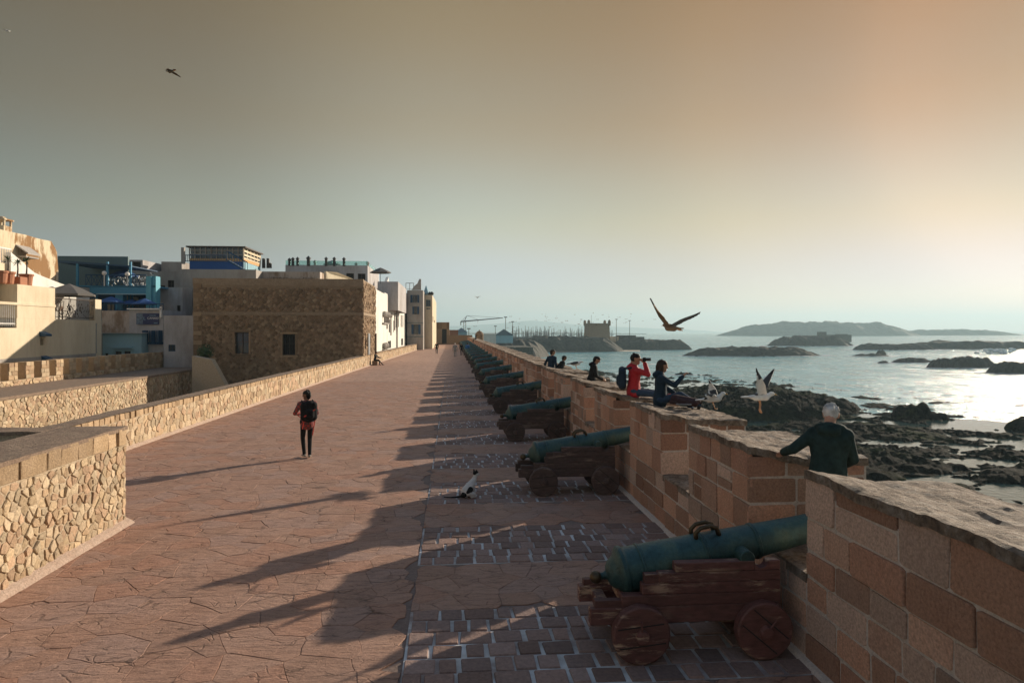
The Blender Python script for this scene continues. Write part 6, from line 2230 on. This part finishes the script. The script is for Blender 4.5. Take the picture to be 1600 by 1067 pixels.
cm.obox(cpos, J['hf'] * .035, np.cross(J['U'], J['hf']) * .065, J['U'] * .045); 
ct = thing('camera', 'black camera with lens held up by the person in red', 'camera', tuple(cpos))
cb = cm.build('camera_body', CL['black'], ct)
m = MB(); m.lathe([(0, .035), (.10, .037), (.11, .033)], cpos + J['hf'] * .034, J['hf'], 14); m.build('lens', M['dkmetal'], ct)

wm, J = human('person', 'seated person in dark navy jacket with brown hair reaching one arm out to the gulls', (4.08, 13.33, 1.86), -14, SK[0], HAIR['brown'], CL['navy'], CL['jeans'], CL['shoe'], female=True,
              h=1.66, pelvis=(0, 0, .09), lean=.05, head=(-10, 2), handR=(.45, -.12, .585), handL=(.30, .16, .22), elbR=(.3, -.35, -1), elbL=(.1, .7, -.6),
              footR=(.78, -.10, -.0), footL=(.70, .14, -.16), kneeR=(.4, -.2, 1), kneeL=(.4, .1, 1), bulk=1.12, hood=True, longhair=True)
# bag in front of her
P = [cap(V3(4.28, 12.98, 2.0), V3(4.66, 12.86, 1.95), .10, .075, 0, V3(0, 0, 1), .8), cap(V3(4.34, 12.9, 1.95), V3(4.6, 12.8, 1.92), .08, .06, 0), cap(V3(4.2, 12.98, 1.94), V3(4.3, 12.92, 1.95), .05, .06, 0), cap(V3(4.25, 12.86, 1.90), V3(4.5, 12.76, 1.90), .015, None, 1)]
o = skin('bag', P, [CL['maroon'], CL['grey']], .012, 2); single(o, 'slouching maroon rucksack lying on the wall in front of the person in navy', 'bag')
P = [cap(V3(4.35, 13.6, 1.97), V3(4.47, 13.56, 1.96), .07, .05, 0)]
o = skin('bag', P + [cap(V3(4.50, 13.5, 1.90), V3(4.62, 13.46, 1.95), .05, .03, 1)], [CL['red'], CL['black']], .012, 2); single(o, 'small red bag tucked beside the knees of the person in navy', 'bag')

# person with white hair in the embrasure behind the nearest cannon
human('person', 'person with short white hair and dark green jacket leaning on the rampart, from behind', (4.20, 7.42, .83), 54, SK[1], HAIR['white'], CL['dgreen'], CL['black'], CL['shoe'],
      h=1.68, pelvis=(-.04, 0, .90), lean=.14, side=-.03, head=(-6, 16), handL=(.14, .52, 1.09), elbL=(-.6, .5, -.5), handR=(.34, -.16, .98), elbR=(-.4, -.6, -.8), bulk=1.32, shoulders=.172, hood=True, hairstyle='crop', voxel=.010)
# others in embrasures farther on
human('person', 'person in a dark coat with short black hair looking down in an embrasure', (4.28, 21.15, .86), -8, SK[0], HAIR['black'], CL['black'], CL['black'], CL['shoe'], h=1.72, pelvis=(0, 0, .90), lean=.22, head=(0, 26), handL=(.36, .1, .98), handR=(.36, -.08, .96), bulk=1.1, hood=True, voxel=.014)
human('person', 'taller of two dark figures leaning together in a farther embrasure', (4.0, 27.95, .86), 40, SK[0], HAIR['brown'], CL['navy'], CL['black'], CL['shoe'], h=1.72, pelvis=(0, 0, .90), lean=.12, head=(-30, 12), bulk=1.1, voxel=.016, group='two people in a farther embrasure')
human('person', 'shorter figure with head bowed beside the taller one in a farther embrasure', (4.30, 27.55, .84), 10, SK[2], HAIR['black'], CL['black'], CL['black'], CL['shoe'], h=1.55, pelvis=(0, 0, .88), lean=.28, head=(0, 25), bulk=1.1, voxel=.016, group='two people in a farther embrasure')
# walkers at the far end
G_ = 'walkers at the far end of the terrace'
human('person', 'walker in dark clothes alone on the sunny side far down the terrace', (-2.25, 99.5, 0), 270, SK[0], HAIR['black'], CL['black'], CL['black'], CL['shoe'], h=1.72, footL=(.22, .09, .075), footR=(-.22, -.09, .10), handL=(.2, .26, .9), handR=(-.15, -.27, .9), voxel=.022, group=G_)
human('person', 'walker in pale grey with a white cap far down the terrace', (.33, 88, 0), 90, SK[0], HAIR['white'], CL['grey'], CL['grey'], CL['shoe'], h=1.78, footL=(.18, .09, .075), footR=(-.18, -.09, .09), bulk=1.08, voxel=.022, group=G_)
human('person', 'dark slim walker between the pale grey one and the blue one', (1.2, 93.5, 0), 95, SK[0], HAIR['black'], CL['black'], CL['maroon'], CL['shoe'], h=1.68, footL=(-.15, .09, .085), footR=(.15, -.09, .075), voxel=.022, group=G_)
human('person', 'walker in a bright blue jacket beside the far cannons', (1.95, 90, 0), 88, SK[0], HAIR['black'], CL['blue'], CL['navy'], CL['shoe'], h=1.76, footL=(.12, .09, .075), footR=(-.12, -.09, .08), bulk=1.15, voxel=.022, group=G_)
human('person', 'tiny dark figure sitting on top of the rampart near the sentry box', (3.9, 116, 1.9), 200, SK[0], HAIR['black'], CL['black'], CL['black'], CL['shoe'], h=1.7, pelvis=(0, 0, .1), footL=(.5, .1, -.4), footR=(.5, -.1, -.4), kneeL=(1, 0, 1), kneeR=(1, 0, 1), voxel=.03)
# seated by the wall of the brown building
human('person', 'person in black sitting on a low stone at the corner of the brown building', (-7.45, 67.6, 0), -15, SK[2], HAIR['black'], CL['black'], CL['black'], CL['shoe'], h=1.75, pelvis=(0, 0, .52), lean=.12, head=(0, 10), handL=(.5, .12, .72), handR=(.48, -.12, .7), footL=(.72, .1, .08), footR=(.5, -.1, .08), kneeL=(.5, 0, 1), kneeR=(.5, 0, 1), voxel=.018)
m = MB(); m.bbox(-7.7, -7.2, 67.3, 67.9, 0, .42, .03); single(m.build('stone_block', M['brown_wall']), 'low stone block serving as a seat by the building corner', 'stone block')

# ------------------------------------------------------------------ cat
def cat():
    K = {'w': 0, 'b': 1}
    f = V3(math.cos(R(38)), math.sin(R(38)), 0); l = V3(-f[1], f[0], 0); u = V3(0, 0, 1)
    T = lambda a, b, c: (f * a + l * b + u * c) * 1.12
    P = [cap(T(-.10, 0, .11), T(-.01, 0, .20), .105, .085, 0), cap(T(-.01, 0, .20), T(.075, 0, .285), .08, .058, 0),
         cap(T(.075, 0, .285), T(.11, 0, .355), .048, .042, 0), cap(T(.115, 0, .385), T(.145, 0, .382), .048, .042, 0), cap(T(.17, 0, .365), T(.185, 0, .362), .024, .02, 0),
         cap(T(.10, 0, .405), T(.13, 0, .408), .045, .04, 1),
         cap(T(.02, -.04, .22), T(.06, -.045, .03), .036, .022, 0), cap(T(.03, .04, .22), T(.085, .045, .03), .036, .022, 0),
         cap(T(.06, -.045, .018), T(.095, -.045, .016), .02, .018, 0), cap(T(.085, .045, .018), T(.12, .045, .016), .02, .018, 0),
         cap(T(-.10, -.075, .09), T(-.02, -.09, .06), .062, .05, 0), cap(T(-.10, .075, .09), T(-.02, .09, .06), .062, .05, 0),
         cap(T(-.06, -.10, .02), T(.03, -.105, .018), .024, .02, 0), cap(T(-.06, .10, .02), T(.03, .105, .018), .024, .02, 0),
         cap(T(-.075, -.085, .15), T(-.115, -.08, .11), .055, .05, 1), cap(T(-.165, -.02, .07), T(-.17, .0, .05), .055, .05, 1),
         cap(T(-.17, .0, .035), T(-.26, .05, .026), .024, .02, 1), cap(T(-.26, .05, .026), T(-.36, .13, .022), .020, .016, 1), cap(T(-.36, .13, .022), T(-.42, .22, .022), .016, .012, 1)]
    for sg in (-1, 1):
        P.append(cap(T(.105, sg * .032, .43), T(.105, sg * .042, .475), .022, .005, 1))
        P.append(cap(T(.163, sg * .02, .395), T(.165, sg * .021, .395), .008, None, 1))
    o = skin('cat', P, [cloth('white_fur', (.56, .54, .52), .1), cloth('black_fur', (.012, .012, .012), .2)], .008, 2)
    o.location = (.36, 13.75, .012)
    tag(o, 'white cat with black patches, ears and tail sitting on the shaded paving', 'cat')
cat()

# ------------------------------------------------------------------ gulls
GM = [plain('gull_white', (.68, .67, .65), .8), plain('gull_back_grey', (.055, .058, .062), .8), plain('gull_beak', (.5, .28, .05), .5), plain('gull_leg', (.45, .22, .10), .6), plain('gull_brown', (.17, .12, .075), .85), plain('gull_wing_brown', (.12, .085, .05), .85), plain('gull_wing_tip', (.02, .02, .02), .8)]
def gull(label, loc, face, pitch=0.0, wings=None, scale=1.0, legs='tuck', brown=False, roll=0.0, group=None, folded=False, headturn=0.0):
    az = R(face)
    f0 = V3(math.cos(az), math.sin(az), 0); l0 = V3(-math.sin(az), math.cos(az), 0); u0 = V3(0, 0, 1)
    f = f0 * math.cos(pitch) + u0 * math.sin(pitch); u = -f0 * math.sin(pitch) + u0 * math.cos(pitch)
    l = l0 * math.cos(roll) + u * math.sin(roll); u = -l0 * math.sin(roll) + u * math.cos(roll)
    s = scale
    T = lambda a, b, c: (f * a + l * b + u * c) * s
    bw, wg = (4, 5) if brown else (0, 1)
    ht = headturn
    P = [cap(T(-.10, 0, .0), T(.08, 0, .01), .062 * s, .072 * s, bw), cap(T(-.22, 0, .015), T(-.10, 0, .0), .025 * s, .06 * s, bw), cap(T(.08, 0, .01), T(.17, 0, .05 + ht), .06 * s, .038 * s, bw),
         cap(T(.18, 0, .062 + ht), T(.20, 0, .062 + ht), .042 * s, .038 * s, bw), cap(T(.235, 0, .055 + ht), T(.285, 0, .042 + ht), .013 * s, .007 * s, 2),
         cap(T(-.22, 0, .015), T(-.36, 0, .012), .018 * s, .012 * s, bw, l, 3.6), cap(T(-.10, 0, .045), T(.05, 0, .062), .032 * s, .035 * s, wg, l, 1.5)]
    for sg in (-1, 1):
        P.append(cap(T(.21, sg * .03, .07 + ht), T(.212, sg * .032, .07 + ht), .008 * s, None, 6))
    if legs == 'down' or legs == 'stand':
        for sg in (-1, 1):
            z0, z1 = -.06, (-.23 if legs == 'down' else -.20)
            x1 = -.03 if legs == 'down' else .0
            P += [cap(T(-.03, sg * .03, z0), T(-.02, sg * .032, z1 * .55), .014 * s, .009 * s, 3), cap(T(-.02, sg * .032, z1 * .55), T(x1, sg * .034, z1), .009 * s, .008 * s, 3)]
            e = T(x1, sg * .034, z1)
            if legs == 'stand':
                for a in (-.5, 0, .5): P.append(cap(e, e + (f * math.cos(a) + l * math.sin(a)) * .045 * s, .008 * s, .007 * s, 3))
            else: P.append(cap(e, e + (f * .02 - u * .05) * s, .014 * s, .012 * s, 3, l, 1.6))
    else:
        P.append(cap(T(-.24, .02, -.02), T(-.33, .02, -.03), .012 * s, .012 * s, 3)); P.append(cap(T(-.24, -.02, -.02), T(-.33, -.02, -.03), .012 * s, .012 * s, 3))
    body = skin('gull', P, GM, .0075 * max(1, s) if s > .5 else .012, 2)
    body.location = loc
    tag(body, label, 'gull', group)
    if folded:
        for sg in (-1, 1):
            m = MB(); P_ = []
            for q, (a, c, w) in enumerate(((.09, .055, .03), (.0, .06, .065), (-.12, .05, .06), (-.25, .035, .03), (-.38, .03, .006))):
                P_ += [T(a, sg * (.068 if q < 3 else .03), c - w), T(a, sg * (.078 if q < 3 else .034), c), T(a, sg * .03, c + w * .35 + .01)]
            F = [(3 * i + j, 3 * i + j + 1, 3 * i + j + 4, 3 * i + j + 3) for i in range(4) for j in range(2)]
            m.add(P_, F); o = m.build('wing', GM[wg], body, world=False)
            so = o.modifiers.new('thick', 'SOLIDIFY'); so.thickness = .006 * s
        return body
    # wings: list per side of three (span direction angles): inner elevation, outer elevation, sweep
    for sg, w in zip((1, -1), wings):
        e1, e2, sw1, sw2, span = w
        m = MB()
        d1 = l * sg * math.cos(e1) * math.cos(sw1) + u * math.sin(e1) + f * math.sin(sw1)
        d2 = l * sg * math.cos(e2) * math.cos(sw2) + u * math.sin(e2) + f * math.sin(sw2)
        d1, d2 = nrm(d1), nrm(d2)
        root_ = T(.06, sg * .05, .035)
        L1, L2 = .24 * span * s, .40 * span * s
        n1, n2 = 4, 9
        st = []
        for i in range(n1 + 1):
            st.append((root_ + d1 * L1 * i / n1, .17 + .01 * i / n1, 0, d1))
        for i in range(1, n2 + 1):
            t = i / n2
            dd = nrm(d1 * (1 - t) ** 2 * .6 + d2 * (1 - .3 * (1 - t)))
            st.append((st[-1][0] + nrm(d1 * max(0, .35 - t) + d2) * L2 / n2, .18 * (1 - t) ** .75 * 1.0 + .012, t, dd))
        nc = 4
        Pt, Pb = [], []
        for i, (p, ch, t, dd) in enumerate(st):
            ch = ch * s
            back = -f + l * sg * (.15 + .9 * t)
            back = nrm(back - dd * np.dot(back, dd) * .75)
            nn = nrm(np.cross(dd, back)) * (1 if sg > 0 else -1)
            if np.dot(nn, u) < 0 and abs(e1) < 1.2: nn = -nn
            for j in range(nc + 1):
                q = j / nc
                serr = .018 * s * (i % 2) * (j == nc)
                pos = p + back * (ch * q - .03 * s - serr) + nn * (.028 * s * math.sin(math.pi * (q * .8 + .1)))
                th = .012 * s * (1 - q) * (1 - .7 * t) + .0015 * s
                Pt.append(pos + nn * th); Pb.append(pos - nn * th)
        n = len(st)
        def idx(i, j): return i * (nc + 1) + j
        off = len(Pt)
        F, mi = [], []
        for i in range(n - 1):
            for j in range(nc):
                F.append((idx(i, j), idx(i + 1, j), idx(i + 1, j + 1), idx(i, j + 1))); mi.append(2 if i > n - 5 else (0 if j < nc - 1 or brown else 1))
                F.append((off + idx(i, j), off + idx(i, j + 1), off + idx(i + 1, j + 1), off + idx(i + 1, j))); mi.append(2 if i > n - 5 else (1 if not brown or j < 2 else 0))
        bd = [idx(i, 0) for i in range(n)] + [idx(n - 1, j) for j in range(1, nc + 1)] + [idx(i, nc) for i in range(n - 2, -1, -1)] + [idx(0, j) for j in range(nc - 1, 0, -1)]
        for a, b in zip(bd, bd[1:] + bd[:1]):
            F.append((a, b, off + b, off + a)); mi.append(1)
        m.add(Pt + Pb, F); m.m = mi
        m.build('wing', [GM[wg], GM[5] if brown else GM[0], GM[6]], body, smooth=True, world=False)
    return body
gull('gull standing on the wall with raised wings behind the maroon rucksack', (4.85, 12.5, 2.03), -25, .12, wings=((1.15, 1.9, -.2, -.5, .62), (.5, -.4, -.5, -1.2, .5)), legs='stand', scale=.92, headturn=.03)
gull('white gull hovering over the wall with both wings up and legs hanging', (5.56, 12.06, 2.10), -8, .02, wings=((.95, 1.12, .45, .55, .90), (1.1, 1.30, -.25, -.60, .92)), legs='down', scale=.98)
gull('large brown young gull gliding left above the sea with spread wings', (6.86, 21.3, 3.38), 114, .04, wings=((.80, .95, .05, .05, 1.15), (.42, .30, -.02, -.10, 1.35)), brown=True, roll=.0, scale=1.5)
gull('dark gull flying high in the upper left sky, wings bent', (-14.2, 36.3, 16.4), 150, -.1, wings=((-.55, -.9, -.3, -.8, .9), (.3, .0, .3, -.3, .95)), brown=True, roll=.3)
gull('small gull at the very left edge of the sky', (-44.8, 74, 33.6), 40, -.1, wings=((.5, .3, .2, -.3, .9), (-.5, -.9, -.2, -.6, .95)), scale=.95, roll=-.2)
gull('gull resting with folded wings on the wall beside the person in the dark coat', (4.75, 26.3, 2.03), -20, .1, folded=True, legs='stand')
gull('white gull perched on the blue pier of the cafe', (SX(236, CYF), CYF + .3, SZ(236, 431.5, CYF) + .2), 200, .3, folded=True, legs='stand')
gull('tiny gull low in the sky beyond the sentry box', (SX(746, 120), 120, SZ(746, 465, 120)), 120, 0, wings=((.4, .1, 0, -.3, 1), (.5, .2, 0, -.3, 1)), brown=True)
# far specks of birds round the tower: too small to pick out one by one
m = MB(); r = random.Random(6)
for k in range(60):
    Y = r.uniform(220, 460); px = r.gauss(900, 60); py = r.uniform(488, 514)
    c = V3(SX(px, Y), Y, SZ(px, py, Y)); a = r.uniform(0, 6.28); d = V3(math.cos(a), math.sin(a), 0); e = V3(-d[1], d[0], 0)
    for s in (-1, 1): m.add([c + d * .2, c - d * .15, c + e * s * .4 + V3(0, 0, .22), c + e * s * .7 + V3(0, 0, .12)], [(0, 1, 2), (0, 2, 3), (0, 2, 1)])
m.build('gull_flock', GM[4], kind='stuff')
